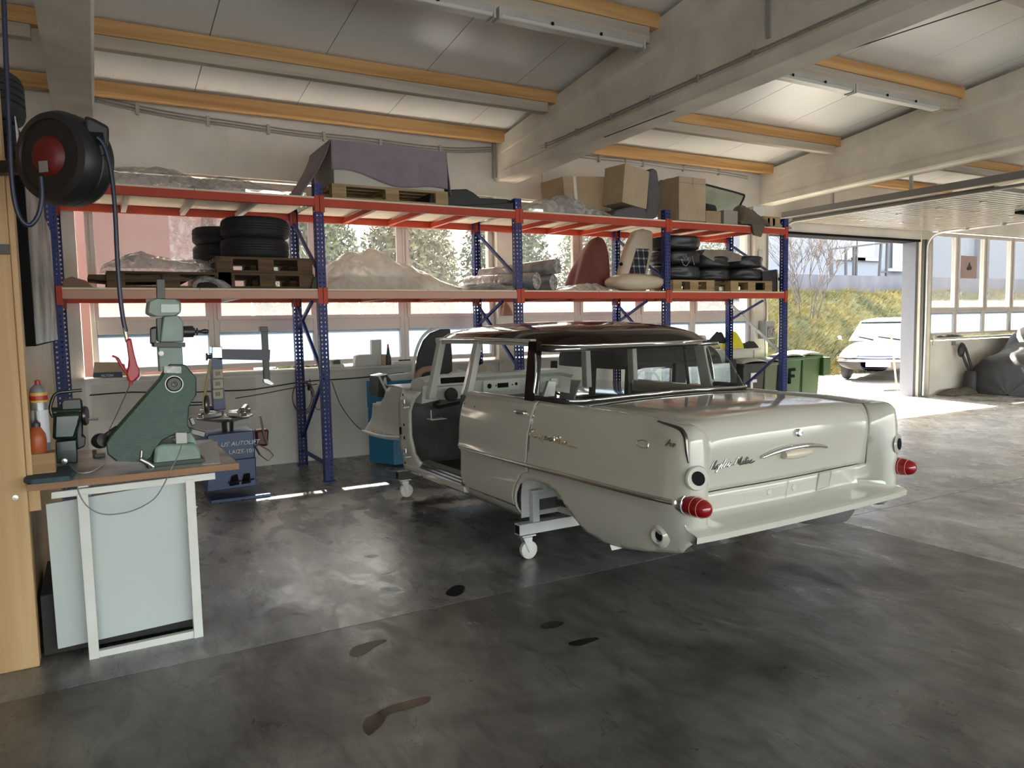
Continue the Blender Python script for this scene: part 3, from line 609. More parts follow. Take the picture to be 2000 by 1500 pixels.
b.add([K(*rfout(i/NT,.985),railw(*rfout(i/NT))-.012) for i in range(NT)]+[K(*rfout(i/NT,.86),railw(*rfout(i/NT))-.015) for i in range(NT)]+[K(*rfout(i/NT,.5),1.44) for i in range(NT)]+[K(0,2.2,1.47)],[(i,(i+1)%NT,NT+(i+1)%NT,NT+i) for i in range(NT)]+[(NT+i,NT+(i+1)%NT,2*NT+(i+1)%NT,2*NT+i) for i in range(NT)]+[(2*NT+i,2*NT+(i+1)%NT,3*NT) for i in range(NT)])
b.build('headlining',inner,car,smooth=60)
gut=[K(*rfout(i/NT,1.008),railw(*rfout(i/NT))-.004) for i in range(NT)]
MB().tube(gut,.0085,6,closed=True).build('drip_rail',MATS['polished_trim'],car,smooth=60)
# chrome visor strip above the rear window
vis=[]
for k in range(25):
    t=lerp(.5+.115,1-.115,k/24); u,v=rfout(t,1.012); vis.append((u,v,railw(u,v)))
b=MB(); b.add([K(u,v,w_-.004) for u,v,w_ in vis]+[K(u,v-.012,w_-.022) for u,v,w_ in vis]+[K(u*.99,v+.02,w_-.034) for u,v,w_ in vis],[(k,k+1,26+k,25+k) for k in range(24)]+[(25+k,26+k,51+k,50+k) for k in range(24)]); b.build('rear_visor',MATS['polished_trim'],car,smooth=60,thick=.004)
# rear window: wraps round both corners
TC=[(-.722,1.44),(-.722,1.36),(-.705,1.295),(-.62,1.27),(-.3,1.262),(0,1.26)]; BC=[(-.772,1.40),(-.780,1.22),(-.765,1.12),(-.70,1.055),(-.36,1.01),(0,1.0)]
TOPC=catmull([(a,c,0) for a,c in TC]+[(-a,c,0) for a,c in TC[-2::-1]],6); BOTC=catmull([(a,c,0) for a,c in BC]+[(-a,c,0) for a,c in BC[-2::-1]],6)
nw=len(TOPC)
def rw(k,t,o=0.0):
    a=BOTC[k];c=TOPC[k]; u,v=lerp(a.x,c.x,t),lerp(a.y,c.y,t)-.02*sin(pi*t); return K(u,v-o,lerp(deck(a.x,a.y)+.012,railw(c.x,c.y)-.022,t))
b=MB(); b.grid(lambda x,y:rw(min(nw-1,int(round(x*(nw-1)))),y),nw,9); b.build('rear_window',glassmat('car_glass',(.90,.93,.91),.05),car,smooth=60)
edge=[rw(k,.0) for k in range(nw)]+[rw(nw-1,t/8) for t in range(1,8)]+[rw(k,1) for k in range(nw-1,-1,-1)]+[rw(0,1-t/8) for t in range(1,8)]
MB().tube(edge,.017,6,closed=True).build('window_rubber',rubber,car,smooth=60)
MB().tube([p+CM.to_3x3()@Vector((0,-.008,.006)) for p in edge[:nw]]+[p+CM.to_3x3()@Vector((.012,-.006,0)) for p in edge[nw:nw+7]]+[p+CM.to_3x3()@Vector((0,-.010,.0)) for p in edge[nw+7:2*nw+7]]+[p+CM.to_3x3()@Vector((-.012,-.006,0)) for p in edge[2*nw+7:]],.0085,6,closed=True).build('window_trim',chrome,car,smooth=60)
def pillar(name,bot,top,sec,m,up=0):
    """tapered post from bot to top (u,v,w) with section (du,dv)"""
    b=MB(); c=[]
    for (u,v,w_),f in ((bot,1.0),(top,.9)):
        for i,j in ((-1,-1),(1,-1),(1,1),(-1,1)): c.append(K(u+sec[0]/2*i*f,v+sec[1]/2*j*f,w_))
    b.add(c,[(0,3,2,1),(4,5,6,7),(0,1,5,4),(1,2,6,5),(2,3,7,6),(3,0,4,7)]); return b.build(name,m,car,bevel=.008)
for sg in (1,-1):
    m=roofp if sg>0 else inner
    pillar('rear_pillar',(-.775*sg,1.43,.99),(-.71*sg,1.47,1.39),(.05,.11),m)
    pillar('centre_pillar',(-.775*sg,2.27,.99),(-.705*sg,2.21,1.40),(.05,.075),inner)
    pillar('centre_pillar_trim',(-.803*sg,2.30,1.0),(-.722*sg,2.235,1.39),(.008,.030),MATS['polished_trim'])
    pillar('front_pillar',(-.775*sg,2.90,.92),(-.70*sg,2.82,1.385),(.06,.075),inner)
    for a,c in (((-.705,1.5,1.378),(-.705,2.25,1.388)),((-.70,2.2,1.385),(-.695,2.9,1.378))): MB().bar(K(a[0]*sg,a[1],a[2]),K(c[0]*sg,c[1],c[2]),.045,.045).build('door_header',inner,car,bevel=.005)
    if sg<0: pillar('door_glass_post',(.76,1.62,.99),(.705,1.62,1.37),(.02,.025),rubber)
    MB().bar(K(-.79*sg,1.40,1.005),K(-.80*sg,2.22,1.008),.05,.012).build('waist_rail',inner,car)
    # inside of the door and the post between the doors
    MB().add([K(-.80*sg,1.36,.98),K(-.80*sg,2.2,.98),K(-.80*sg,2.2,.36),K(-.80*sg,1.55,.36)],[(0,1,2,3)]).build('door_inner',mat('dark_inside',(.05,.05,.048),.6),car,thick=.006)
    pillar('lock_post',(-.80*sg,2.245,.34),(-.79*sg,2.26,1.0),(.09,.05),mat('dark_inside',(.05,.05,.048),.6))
    # hinge post at the front of the door opening
    hp=[(3.02,.97),(3.36,.97),(3.40,.80),(3.40,.5),(3.30,.30),(3.10,.30),(2.98,.40),(3.10,.46),(3.17,.60),(3.17,.80),(3.10,.90)]
    hpo=cdt(hp,lambda v,w_:K((-.83+.03*sstep(w_,.85,1.0))*sg,v,w_),.05,'hinge_post',inner if sg<0 else mat('pale_primer_paint',(.52,.51,.46),.3),car,thick=.02)
    if sg>0:
        for w_ in (.86,.45):
            hb=MB(); hb.bar(K(-.85,3.27,w_+.03),K(-.85,3.27,w_-.03),.05,.02); hb.bar(K(-.86,3.22,w_-.0),K(-.88,3.13,w_-.02),.05,.012); hb.cyl(K(-.86,3.22,w_-.04),K(-.86,3.22,w_+.04),.012,8); hb.build('door_hinge',galv,hpo,bevel=.003)
        for w_,r in ((.93,.012),(.68,.011),(.57,.013),(.36,.010)): MB().lathe([(0,.001),(r,.001),(r*1.1,0)],K(-.846,3.28,w_),CM.to_3x3()@Vector((-1,0,0)),12).build('screw_hole',dark,hpo)
        MB().bar(K(-.87,3.30,.60),K(-.87,3.30,.66),.02,.012).build('slot',dark,hpo)
    # inner wing running forward to the bare nose
    ap=[(3.36,.975),(3.78,.975),(3.90,.93),(3.98,.84),(4.10,.79),(4.35,.765),(4.40,.62),(4.48,.50),(4.42,.47),(3.36,.55)]
    cdt(ap,lambda v,w_:K((-.74-.05*sstep(w_,.62,.47)+.04*sstep(v,3.9,4.4))*sg,v,w_),.05,'inner_wing',MATS.get('pale_primer_paint'),car,thick=.012)
    tp=[(-.80,3.36),(-.78,3.78),(-.70,3.9),(-.66,4.38),(-.50,4.38),(-.50,3.36)]
    cdt([(a*sg,c) for a,c in tp],lambda u,v:K(u,v,interp([(3.36,.975),(3.78,.975),(3.9,.93),(3.98,.84),(4.1,.79),(4.38,.765)],v)),.05,'wing_top',MATS.get('pale_primer_paint'),car,thick=.012)
    lip=MB(); lip.tube(catmull([K(-.80*sg,3.4,.55),K(-.80*sg,3.9,.50),K(-.78*sg,4.46,.485)],4),.018,8); lip.build('wing_lip',MATS['pale_primer_paint'],car,smooth=60)
# door handle on the left rear door
q=sidept(1.46,.955,.0); hb=MB(); hb.tube([sidept(1.52,.958,.006),sidept(1.50,.958,.03),sidept(1.44,.955,.036),sidept(1.405,.953,.02)],[.007,.010,.011,.006],8); hb.lathe([(0,.02),(.013,.02),(.015,.0)],sidept(1.41,.953,0),CM.to_3x3()@Vector((-1,0,0)),14); hb.build('door_handle',chrome,car,smooth=50)
for v,w_ in ((2.20,.945),(2.06,.935)): MB().lathe([(0,.001),(.006,.001),(.007,0)],sidept(v,w_,0),CM.to_3x3()@Vector((-1,0,0)),10).build('trim_hole',dark,car)
# floor pan, firewall, parcel shelf, dashboard
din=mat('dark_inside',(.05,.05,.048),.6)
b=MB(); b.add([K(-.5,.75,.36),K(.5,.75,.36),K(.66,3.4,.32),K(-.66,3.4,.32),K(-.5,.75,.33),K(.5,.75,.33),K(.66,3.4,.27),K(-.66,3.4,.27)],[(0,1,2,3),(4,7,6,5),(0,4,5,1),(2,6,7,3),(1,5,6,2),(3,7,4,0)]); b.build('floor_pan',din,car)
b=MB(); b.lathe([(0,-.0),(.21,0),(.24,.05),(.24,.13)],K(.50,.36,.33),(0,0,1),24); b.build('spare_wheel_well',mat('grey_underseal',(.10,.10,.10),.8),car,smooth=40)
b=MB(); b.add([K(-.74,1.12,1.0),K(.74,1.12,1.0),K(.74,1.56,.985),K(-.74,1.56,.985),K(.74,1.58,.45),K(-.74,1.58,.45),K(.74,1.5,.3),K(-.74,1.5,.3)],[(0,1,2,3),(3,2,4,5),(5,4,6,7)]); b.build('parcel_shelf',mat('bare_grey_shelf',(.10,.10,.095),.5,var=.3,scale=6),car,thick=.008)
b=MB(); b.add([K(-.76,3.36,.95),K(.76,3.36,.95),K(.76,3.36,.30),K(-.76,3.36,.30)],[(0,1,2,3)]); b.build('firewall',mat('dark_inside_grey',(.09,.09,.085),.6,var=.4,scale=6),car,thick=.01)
dm=mat('pale_grey_dashboard',(.50,.51,.48),.3)
dash=MB(); P=[(3.34,1.05),(3.24,1.085),(3.14,1.09),(3.08,1.08),(3.06,1.055),(3.10,1.025),(3.12,.93),(3.13,.88),(3.34,.88)]
dash.add([K(-.745,a,c-.02) for a,c in P]+[K(-.60,a,c) for a,c in P]+[K(.60,a,c) for a,c in P]+[K(.745,a,c-.03) for a,c in P],[(k*9+i,k*9+(i+1)%9,(k+1)*9+(i+1)%9,(k+1)*9+i) for k in range(3) for i in range(9)]+[tuple(range(9)),tuple(27+i for i in range(8,-1,-1))])
dash=dash.build('dashboard',dm,car,smooth=35,bevel=.0)
def dplate(u0,u1,w0,w1,m,name,v=3.085,d=.03,bev=.006): w0+=.037; w1+=.037; return MB().add([K(u0,v,w0),K(u1,v,w0),K(u1,v,w1),K(u0,v,w1),K(u0,v+d,w0),K(u1,v+d,w0),K(u1,v+d,w1),K(u0,v+d,w1)],[(0,1,2,3),(7,6,5,4),(0,4,5,1),(1,5,6,2),(2,6,7,3),(3,7,4,0)]).build(name,m,dash,bevel=bev)
dplate(-.66,-.28,.96,1.06,dm,'instrument_hood',3.03,.1,.03); dplate(-.62,-.32,.985,1.035,dark,'instrument_opening',3.026,.02,.008)
dplate(-.19,.18,.885,.985,dm,'radio_panel'); dplate(-.05,.06,.915,.955,dark,'radio_opening',3.081,.01,.002); dplate(.28,.62,.88,.985,mat('grey_glovebox',(.36,.36,.34),.4),'glovebox_lid'); dplate(.50,.58,.90,.97,dm,'ashtray_frame',3.075,.02)
for u,w_,r in ((-.11,.935,.02),(.16,.94,.013),(-.045,.935,.006),(.12,.935,.006)): MB().lathe([(0,.002),(r,.002),(r*1.1,0)],K(u-.02,3.083,w_+.037),CM.to_3x3()@Vector((0,-1,0)),14).build('knob_hole',dark,dash)
MB().lathe([(.03,.004),(.052,.01),(.058,.0),(.05,-.04),(0,-.05)],K(-.52,3.03,.93),CM.to_3x3()@Vector((0,-1,.25)),20).build('steering_column_hole',rubber,dash,smooth=40)
MB().bar(K(-.70,3.02,.975),K(-.30,3.02,.86),.02,.05).build('dashboard_brace',dm,dash) if False else None
b=MB(); b.bar(K(-.66,3.18,.72),K(-.52,3.18,.72),.10,.008); b.bar(K(-.66,3.14,.72),K(-.66,3.14,.80),.01,.006); b.build('pedal_bracket',mat('white_enamel',(.85,.85,.83),.3),car)
hb=MB(); hb.tube(catmull([K(-.62,3.05,.88),K(-.6,3.2,.84),K(-.5,3.3,.80),K(-.3,3.33,.82)],5),.014,8); hb.build('wiring_loom',rubber,car,smooth=60)
lw=MB()
for dx in (0,9): lw.tube(catmull([pY(x+dx,y,6.52) for x,y in [(770,776),(758,786),(753,806),(760,830),(772,848)]],4),.005,6)
lw.build('wiring_loom',rubber,car,smooth=60)
# hinge bracket lying at the far end of the parcel shelf
br=MB(); br.box(0,0,0,0,0,0) if False else None
br.add([K(.30,2.9,.86),K(.42,2.9,.86),K(.44,2.9,.99),K(.36,2.9,1.0),K(.30,2.94,.86),K(.42,2.94,.86),K(.44,2.94,.99),K(.36,2.94,1.0)],[(0,1,2,3),(7,6,5,4),(0,4,5,1),(1,5,6,2),(2,6,7,3),(3,7,4,0)]); br.build('steel_bracket',galv,car,bevel=.004)
# ---- dollies under the body
dgrey=mat('light_grey_dolly',(.50,.52,.52),.45,var=.12,scale=9)
def dolly(name,Y0,label,x0,x1,wgrey):
    d=thing(name,label,'dolly',(CAR.x,Y0,0),'dollies under the car body')
    b=MB(); t=.035; z0,z1=.165,.235
    b.bar((x0,Y0,.20),(x1,Y0,.20),.07,.07); b.build('cross_beam',wgrey,d,bevel=.004)
    e=MB(); e.box(x0-.001,Y0-.027,.173,x0+.001,Y0+.027,.227); e.build('tube_end',dark,d)
    for x in (x0+.13,x1-.13):
        p=MB().bar((x,Y0,.235),(x,Y0,.42),.05,.05,(0,1,0)).build('post',wgrey,d,bevel=.003); c=MB(); c.bar((x-.03,Y0,.43),(x+.09,Y0,.43),.05,.02); c.bar((x+.075,Y0,.43),(x+.075,Y0,.47),.02,.05,(0,1,0)); c.build('saddle',wgrey,p,bevel=.003)
    for x in (x0+.06,x1-.06):
        c=MB(); c.bar((x-.05,Y0,.160),(x+.05,Y0,.160),.10,.008); c.cyl((x,Y0,.156),(x,Y0,.140),.022,12); c=c.build('caster_plate',galv,d)
        f=MB()
        for s in (-1,1): f.prism([(-.03,.145),(.035,.145),(.03,.05),(.012,.045)],Y0+s*.026-.003,Y0+s*.026+.003,'Y',tf=lambda v,x=x:Vector((x+v.x,v.y,v.z)))
        f.build('caster_fork',galv,c)
        MB().lathe([(.012,-.02),(.05,-.02),(.058,-.014),(.058,.014),(.05,.02),(.012,.02)],(x+.02,Y0,.058),(0,1,0),24).build('caster_wheel',mat('grey_nylon',(.52,.50,.47),.5),c,smooth=40)
    return d
dolly('body_dolly',4.02,'light grey square-tube dolly under the rear of the ivory car body',2.27,4.1,dgrey)
dolly('body_dolly.001',6.08,'dark-ended dolly under the front of the ivory car body',2.24,3.95,mat('dark_dolly',(.05,.05,.05),.5))
# ================================================================ pallet rack along the back wall
blue=mat('rack_blue',(.010,.022,.17),.5,var=.25,scale=14)
orange=mat('rack_orange',(.52,.050,.012),.55,var=.15,scale=6)
board=mat('shelf_chipboard',(.80,.70,.55),.7,var=.12,scale=5)
RX=[-.25,1.93,4.11,6.23,8.34]; RF,RB=7.12,8.20; ZL,ZU=1.85,2.715; PH=2.86
rack=thing('pallet_rack','long blue and orange pallet rack standing against the window wall','rack',(4.0,7.66,0))
def perforated():
    """one upright: a C-shaped sheet profile, pierced by two rows of holes in front and one in each flange"""
    b=MB(); zs=[0]; z=.03
    while z<PH-.04: zs+=[z,z+.016]; z+=.042
    zs.append(PH)
    def face(cols,fn,holes):
        k=len(b.v); n=len(cols); 
        for z in zs:
            for c in cols: b.v.append(tuple(fn(c,z)))
        for j in range(len(zs)-1):
            for i in range(n-1):
                if j%2==1 and i in holes: continue
                b.f.append((k+j*n+i,k+j*n+i+1,k+(j+1)*n+i+1,k+(j+1)*n+i))
    face([-.042,-.027,-.013,.013,.027,.042],lambda c,z:(c,0,z),(1,3))
    face([0,.03,.046,.075],lambda c,z:(-.042,c,z),(1,)); face([0,.03,.046,.075],lambda c,z:(.042,c,z),(1,))
    return b
ub=perforated(); up0=None
for i,x in enumerate(RX):
    for y,flip in ((RF,0),(RB,1)):
        if up0 is None:
            up0=ub.build('upright',blue,None); up0.modifiers.new('t','SOLIDIFY').thickness=.002; o=up0
        else: o=up0.copy(); COL.objects.link(o)
        o.location=(x,y,0); o.rotation_euler=(0,0,pi if flip else 0); adopt(o,rack)
        MB().box(x-.055,y-.05,0,x+.055,y+.05,.008).build('foot_plate',blue,rack)
    if i!=0 or True:
        br=MB(); br.bar((x,RF+.07,.16),(x,RB-.07,.16),.03,.03); br.build('brace',blue,rack)
        zz=[(.30,1.00),(1.62,1.0),(1.66,2.25),(2.62,2.25)] if False else []
        for k,(a,c,ya,yc) in enumerate(((.32,1.02,RB-.07,RF+.07),(1.02,1.72,RF+.07,RB-.07),(1.90,2.22,RF+.07,RB-.07) if False else (2.60,2.02,RB-.07,RF+.07),(.18,.32,RF+.07,RB-.07) if False else (1.76,1.50,RF+.4,RB-.07))):
            MB().bar((x,ya,a),(x,yc,c),.028,.03).build('brace',blue if k!=1 or i<4 else mat('pale_brace',(.5,.5,.5),.4,.5),rack)
for i in range(4):
    x0,x1=RX[i]+.043,RX[i+1]-.043
    for z,h in ((ZL,.075),(ZU,.075)):
        for y in (RF-.004,RB+.004):
            s=1 if y<7.6 else -1
            b=MB(); b.box(x0,y-.02,z-h,x1,y+.02,z); 
            o=b.build('beam',mat('pale_orange',(.56,.30,.22),.45) if (i<2 and z<2 and s>0) else orange,rack,bevel=.004,seg=1)  # paler orange on the lower front beams of the two left bays
            c=MB(); c.box(x0-.04,y-.026,z-h-.05,x0+.003,y+.005,z+.03); c.build('beam_connector',orange,rack); c=MB(); c.box(x1-.003,y-.026,z-h-.05,x1+.04,y+.005,z+.03); c.build('beam_connector',orange,rack)
        for q in range(1,4 if z>2 else 3):
            xx=lerp(x0,x1,q/(4 if z>2 else 3)); MB().bar((xx,RF+.02,z-.045),(xx,RB-.02,z-.045),.045,.05).build('cross_bar',orange if i else mat('pale_crossbar',(.62,.55,.50),.5),rack)
        m=2; 
        for q in range(m): MB().box(lerp(x0,x1,q/m)+.003,RF-.015,z+.001,lerp(x0,x1,(q+1)/m)-.003,RB+.015,z+.018).build('shelf_board',board,rack)
DL,DU=ZL+.019,ZU+.019
# ---------------------------------------------------------------- things on the rack
card=mat('brown_cardboard',(.40,.28,.17),.8,var=.15,scale=6)
card2=mat('pale_cardboard',(.47,.36,.24),.8,var=.12,scale=6)
film=sheetmat('clear_plastic_film',(.62,.62,.60),.62,.12,.35,var=.3)
whitefilm=sheetmat('milky_plastic_film',(.80,.76,.70),.85,.28,.5,var=.12)
palletwood=woodmat('pallet_wood','#6b5237','#3f3021','X',.8,1.0)
tyre=mat('tyre_rubber',(.020,.020,.021),.7,var=.3,scale=16)
bagm=mat('black_plastic_bag',(.020,.022,.023),.38,bump=.6,bscale=14)
def lump(name,label,cat,X0,X1,Y0,Y1,z,h,m,seed=0,group=None,ridge=None,thin=.0,amp=.25,n=(46,26)):
    """heap of wrapped stuff: a crumpled cover over an uneven core; ridge(t)= height profile along X"""
    t=thing(name,label,cat,((X0+X1)/2,(Y0+Y1)/2,z),group)
    def g(u,v):
        x=lerp(X0,X1,u); y=lerp(Y0,Y1,v); e=min(1,sin(pi*u)**.45 if 0<u<1 else 0)*min(1,sin(pi*v)**.5 if 0<v<1 else 0)
        r=ridge(u) if ridge else 1.0
        nz=mn.fractal(Vector((x*4+seed,y*5,seed)),.8,2,4)*amp+mn.ridged_multi_fractal(Vector((x*5+seed*2,y*3,1)),.9,2.1,3,.9,2)*.05
        q=mn.noise_vector(Vector((x*6,y*6,seed)))*.02
        return Vector((x+q.x*e,y+q.y*e,z+.004+max(0,(h*r*e)*(1+nz))))
    MB().grid(g,n[0],n[1]).build('cover',m,t,smooth=70)
    return t
lump('wrapped_bundle','grey film-wrapped bundle at the left end of the top shelf beside the hose reel','bundle',-.1,1.05,RF+.02,7.95,DU,.21,film,3,amp=.15)
lump('wrapped_bundle.001','low film-wrapped bundle on the top shelf left of the purple cloth','bundle',.80,1.78,RF-.01,7.9,DU,.18,film,9,ridge=lambda u:interp([(0,.8),(.3,1),(.7,.55),(1,.3)],u))
lump('wrapped_bundle.002','crumpled film-wrapped bundle on the top shelf left of the big cardboard box','bundle',4.2,5.40,RF-.01,7.40,DU,.20,film,14,ridge=lambda u:interp([(0,.7),(.4,1),(1,.6)],u))
def pallet(name,label,X,Y,z,w=1.2,d=.8,group=None,along='X',m=None):
    p=thing(name,label,'pallet',(X,Y,z),group); m=m or palletwood
    x0,x1,y0,y1=X-w/2,X+w/2,Y-d/2,Y+d/2
    if along=='X':   # long face with three block gaps towards the front
        for k in range(3):
            yy=lerp(y0+.05,y1-.05,k/2); MB().box(x0,yy-.05,z,x1,yy+.05,z+.022).build('runner',m,p)
            for q in range(3): xx=lerp(x0+.07,x1-.07,q/2); MB().box(xx-.07,yy-.05,z+.022,xx+.07,yy+.05,z+.10).build('block',m,p)
        for q in range(3): xx=lerp(x0+.07,x1-.07,q/2); MB().box(xx-.07,y0,z+.10,xx+.07,y1,z+.122).build('stringer',m,p)
        for k in range(5): yy=lerp(y0+.06,y1-.06,k/4); MB().box(x0,yy-.06,z+.122,x1,yy+.06,z+.144).build('deck_board',m,p)
    else:
        for k in range(3):
            xx=lerp(x0+.05,x1-.05,k/2); MB().box(xx-.05,y0,z,xx+.05,y1,z+.022).build('runner',m,p)
            for q in range(3): yy=lerp(y0+.07,y1-.07,q/2); MB().box(xx-.05,yy-.07,z+.022,xx+.05,yy+.07,z+.10).build('block',m,p)
        for q in range(3): yy=lerp(y0+.07,y1-.07,q/2); MB().box(x0,yy-.07,z+.10,x1,yy+.07,z+.122).build('stringer',m,p)
        for k in range(6): xx=lerp(x0+.045,x1-.045,k/5); MB().box(xx-.045,y0,z+.122,xx+.045,y1,z+.144).build('deck_board',m,p)
    return p
# draped box on its pallet
pallet('pallet','pale pallet on the top shelf carrying the box under the purple cloth',2.68,7.55,DU,1.22,.8,m=woodmat('pale_pallet_wood','#b39a72','#8d7450','X',.8,1.0))
z0=DU+.145; B0,B1=2.08,3.28
t=tag(MB().box(B0+.02,7.17,z0,B1-.02,7.9,z0+.40).build('crate',mat('whitish_crate',(.52,.49,.43),.7,var=.1,scale=3),bevel=.006),'pale boxy crate half hidden under the purple cloth on the top shelf','crate')
def cl(u,v):
    # v runs front hem -> top -> back hem; u along X with folds hanging at both ends
    x=lerp(B0-.005,B1+.005,u); top=z0+.412; hem=lerp(z0+.125,z0+.015,sstep(u,0,.7))+.02*sin(u*9); 
    nz=mn.noise(Vector((x*5,v*6,2)))*.012+mn.noise(Vector((x*11,v*3,5)))*.006
    if v<.34: k=v/.34; return Vector((x,7.155-abs(nz)-.012*(1-k)*abs(sin(u*17)),lerp(hem,top,k)))
    if v<.66: k=(v-.34)/.32; return Vector((x,lerp(7.155,7.915,k),top+nz*.6))
    k=(v-.66)/.34; return Vector((x,7.915+abs(nz),lerp(top,z0+.08,k)))
cloth=mat('mauve_cloth',(.30,.24,.28),.9,var=.18,scale=5,bump=.4,bscale=200)
t=thing('dust_sheet','dusty purple cloth draped over the pale crate on the top shelf','cloth',((B0+B1)/2,7.55,z0+.4))
MB().grid(cl,48,40).build('sheet',cloth,t,smooth=60,thick=.004)
def clE(s):
    X=B0 if s<0 else B1
    def g(u,v):
        y=lerp(7.16,7.91,u); out=(.30 if s<0 else .03)*(v**1.4); fold=.03*v*sin(u*14)+.012*v*mn.noise(Vector((u*7,v*4,s)))
        return Vector((X+s*(.008+out+fold*(1 if s<0 else .25)),y-.03*v*(1-u),lerp(z0+.412,DU+.012 if s<0 else z0-.04,v)))
    return g
MB().grid(clE(-1),26,18).build('hanging_end',cloth,t,smooth=60,thick=.004); MB().grid(clE(1),26,14).build('hanging_end',cloth,t,smooth=60,thick=.004)
def slab(name,label,cat,pts,Y,d,m,bevel=.006,group=None,zmin=None,lean=0.0,parent=None,smooth=None,seg=2):
    """solid with the outline given by picture points laid on the plane at depth Y, d deep"""
    P=[]
    for x,y in pts: q=pY(x,y,Y); P.append((q.x,max(q.z,zmin) if zmin is not None else q.z))
    o=MB().prism(P,Y,Y+d).build(name,m,parent,bevel=bevel,smooth=smooth,seg=seg)
    if label: tag(o,label,cat,group)
    return o
bl=mat('black_moulding',(.012,.012,.012),.45)
slab('bumper_moulding','black moulded car part lying on the top shelf right of the purple cloth','car part',[(838,403),(840,378),(855,371),(912,369),(925,376),(938,386),(990,389),(1002,392),(1003,404),(990,414),(900,411)],7.2,.45,bl,.02,zmin=DU,smooth=40)
slab('trim_strip','thin black trim strips lying in front of the black moulded part','car part',[(838,408),(843,398),(900,402),(1003,396),(1003,412),(900,412)],7.12,.05,bl,.004,zmin=DU)
# cardboard and cloth group
def obox(name,label,cat,c,size,rz,m,rx=0.0,bevel=.004,flaps=False,tape=False,ry=0.0):
    t=thing(name,label,cat,c); mt=Matrix.Translation(c)@Matrix.Rotation(rz,4,'Z')@Matrix.Rotation(rx,4,'X')@Matrix.Rotation(ry,4,'Y')
    def put(b): b.v=[tuple(mt@Vector(v)) for v in b.v]; return b
    w,d,h=size; put(MB().box(-w/2,-d/2,0,w/2,d/2,h)).build('carton',m,t,bevel=bevel)
    if tape:
        tm=mat('parcel_tape',(.62,.58,.50),.3)
        for x in (-w*.32,w*.22): put(MB().box(x-.022,-d/2-.001,0,x+.022,-d/2+.0,h).box(x-.022,-d/2,h,x+.022,d/2,h+.001)).build('tape',tm,t)
    if flaps: put(MB().bar((-w/2,-d/2-.001,h*.86),(w/2,-d/2-.001,h*.86),.002,.003).bar((0,-d/2-.001,h*.8),(0,-d/2-.001,h),.002,.003)).build('flap_seam',mat('seam',(.12,.08,.05),.9),t)
    return t
obox('cardboard_box','long brown taped cardboard box lying on the top shelf','box',Vector((5.38,7.66,DU+.045)),(.95,.45,.47),R(4),card,tape=True,ry=R(-5))
obox('cardboard_box.001','brown cardboard box tipped on its corner against the long taped box','box',Vector((5.70,7.30,DU+.145)),(.42,.34,.46),R(8),card2,ry=R(7),flaps=False)
cg=mat('grey_mauve_blanket',(.13,.115,.125),.9,var=.15,scale=4,bump=.4,bscale=150)
b=thing('blanket','dark grey blanket hanging beside the tipped cardboard box','blanket',(6.05,7.3,DU))
P=[pY(x,y,7.2) for x,y in [(1262,340),(1275,327),(1285,333),(1290,365),(1292,400),(1284,425),(1268,431),(1262,420),(1266,385)]]
MB().prism([(p.x,max(p.z,DU)) for p in P],7.2,7.6).build('fold',cg,b,bevel=.03,smooth=50,seg=3)
P=[pY(x,y,7.15) for x,y in [(1195,432),(1203,410),(1235,402),(1262,408),(1270,431)]]
MB().prism([(p.x,max(p.z,DU)) for p in P],7.15,7.6).build('fold',cg,b,bevel=.03,smooth=50,seg=3)
obox('cardboard_box.002','upright pale cardboard box in front of the car windscreen on the top shelf','box',Vector((6.57,7.25,DU)),(.44,.40,.53),0,card2,flaps=True)
# windscreen stood on edge
ws=thing('windscreen','curved car windscreen with black rubber edge stood on the top shelf','windscreen',(6.95,7.75,DU))
E=[pY(x,y,7.75) for x,y in [(1293,440),(1291,362),(1302,352),(1322,348),(1345,350),(1400,366),(1440,380),(1446,386),(1436,410),(1425,440)]]
E=[Vector((p.x,7.75-.02*((p.x-6.9)/.5)**2+.05,max(p.z,DU+.005))) for p in E]
EE=catmull(E,5); MB().tube(EE,.014,8).build('edge_rubber',rubber,ws,smooth=60)
cen=Vector((6.95,7.80,DU+.15)); b=MB(); b.add(EE+[cen],[(i,i+1,len(EE)) for i in range(len(EE)-1)]+[(len(EE)-1,0,len(EE))]); b.build('screen_glass',glassmat('green_tinted_glass',(.50,.62,.56),.16),ws,smooth=80)
obox('cardboard_box.003','small open cardboard box on the top shelf right of the upright pale box','box',Vector((6.98,7.22,DU)),(.24,.24,.15),R(-4),card)
obox('plastic_tub','small grey plastic tub beside the small open box on the top shelf','tub',Vector((7.26,7.20,DU)),(.26,.22,.17),R(3),mat('grey_tub',(.30,.27,.23),.5))
cr=mat('brown_leathercloth',(.105,.080,.055),.5,bump=.5,bscale=18)
lump('crumpled_bag','crumpled dark brown leathercloth bag hanging over the top shelf edge','bag',7.42,7.98,RF-.06,7.5,DU,.22,cr,22,amp=.5)
o=MB().prism([(7.62,DU+.02),(7.66,DU-.13),(7.80,DU-.15),(7.88,DU+.03)],RF-.06,RF-.028).build('bag_flap',cr,bevel=.012); tag(o,'brown flap of leathercloth draped over the orange top beam','cloth')
obox('dark_bundle','dark bundle of cloth behind the small tub on the top shelf','bundle',Vector((7.2,7.46,DU)),(.28,.20,.30),.3,mat('dark_cloth',(.03,.028,.026),.9),bevel=.06)
pallet('pallet.001','short pale pallet end at the far right of the top shelf',8.08,7.5,DU,.34,.7,m=MATS['pale_pallet_wood'])
obox('white_carton','small white carton on the short pallet at the far right of the top shelf','box',Vector((8.02,7.42,DU+.145)),(.22,.22,.15),0,mat('white_board',(.68,.67,.63),.6))
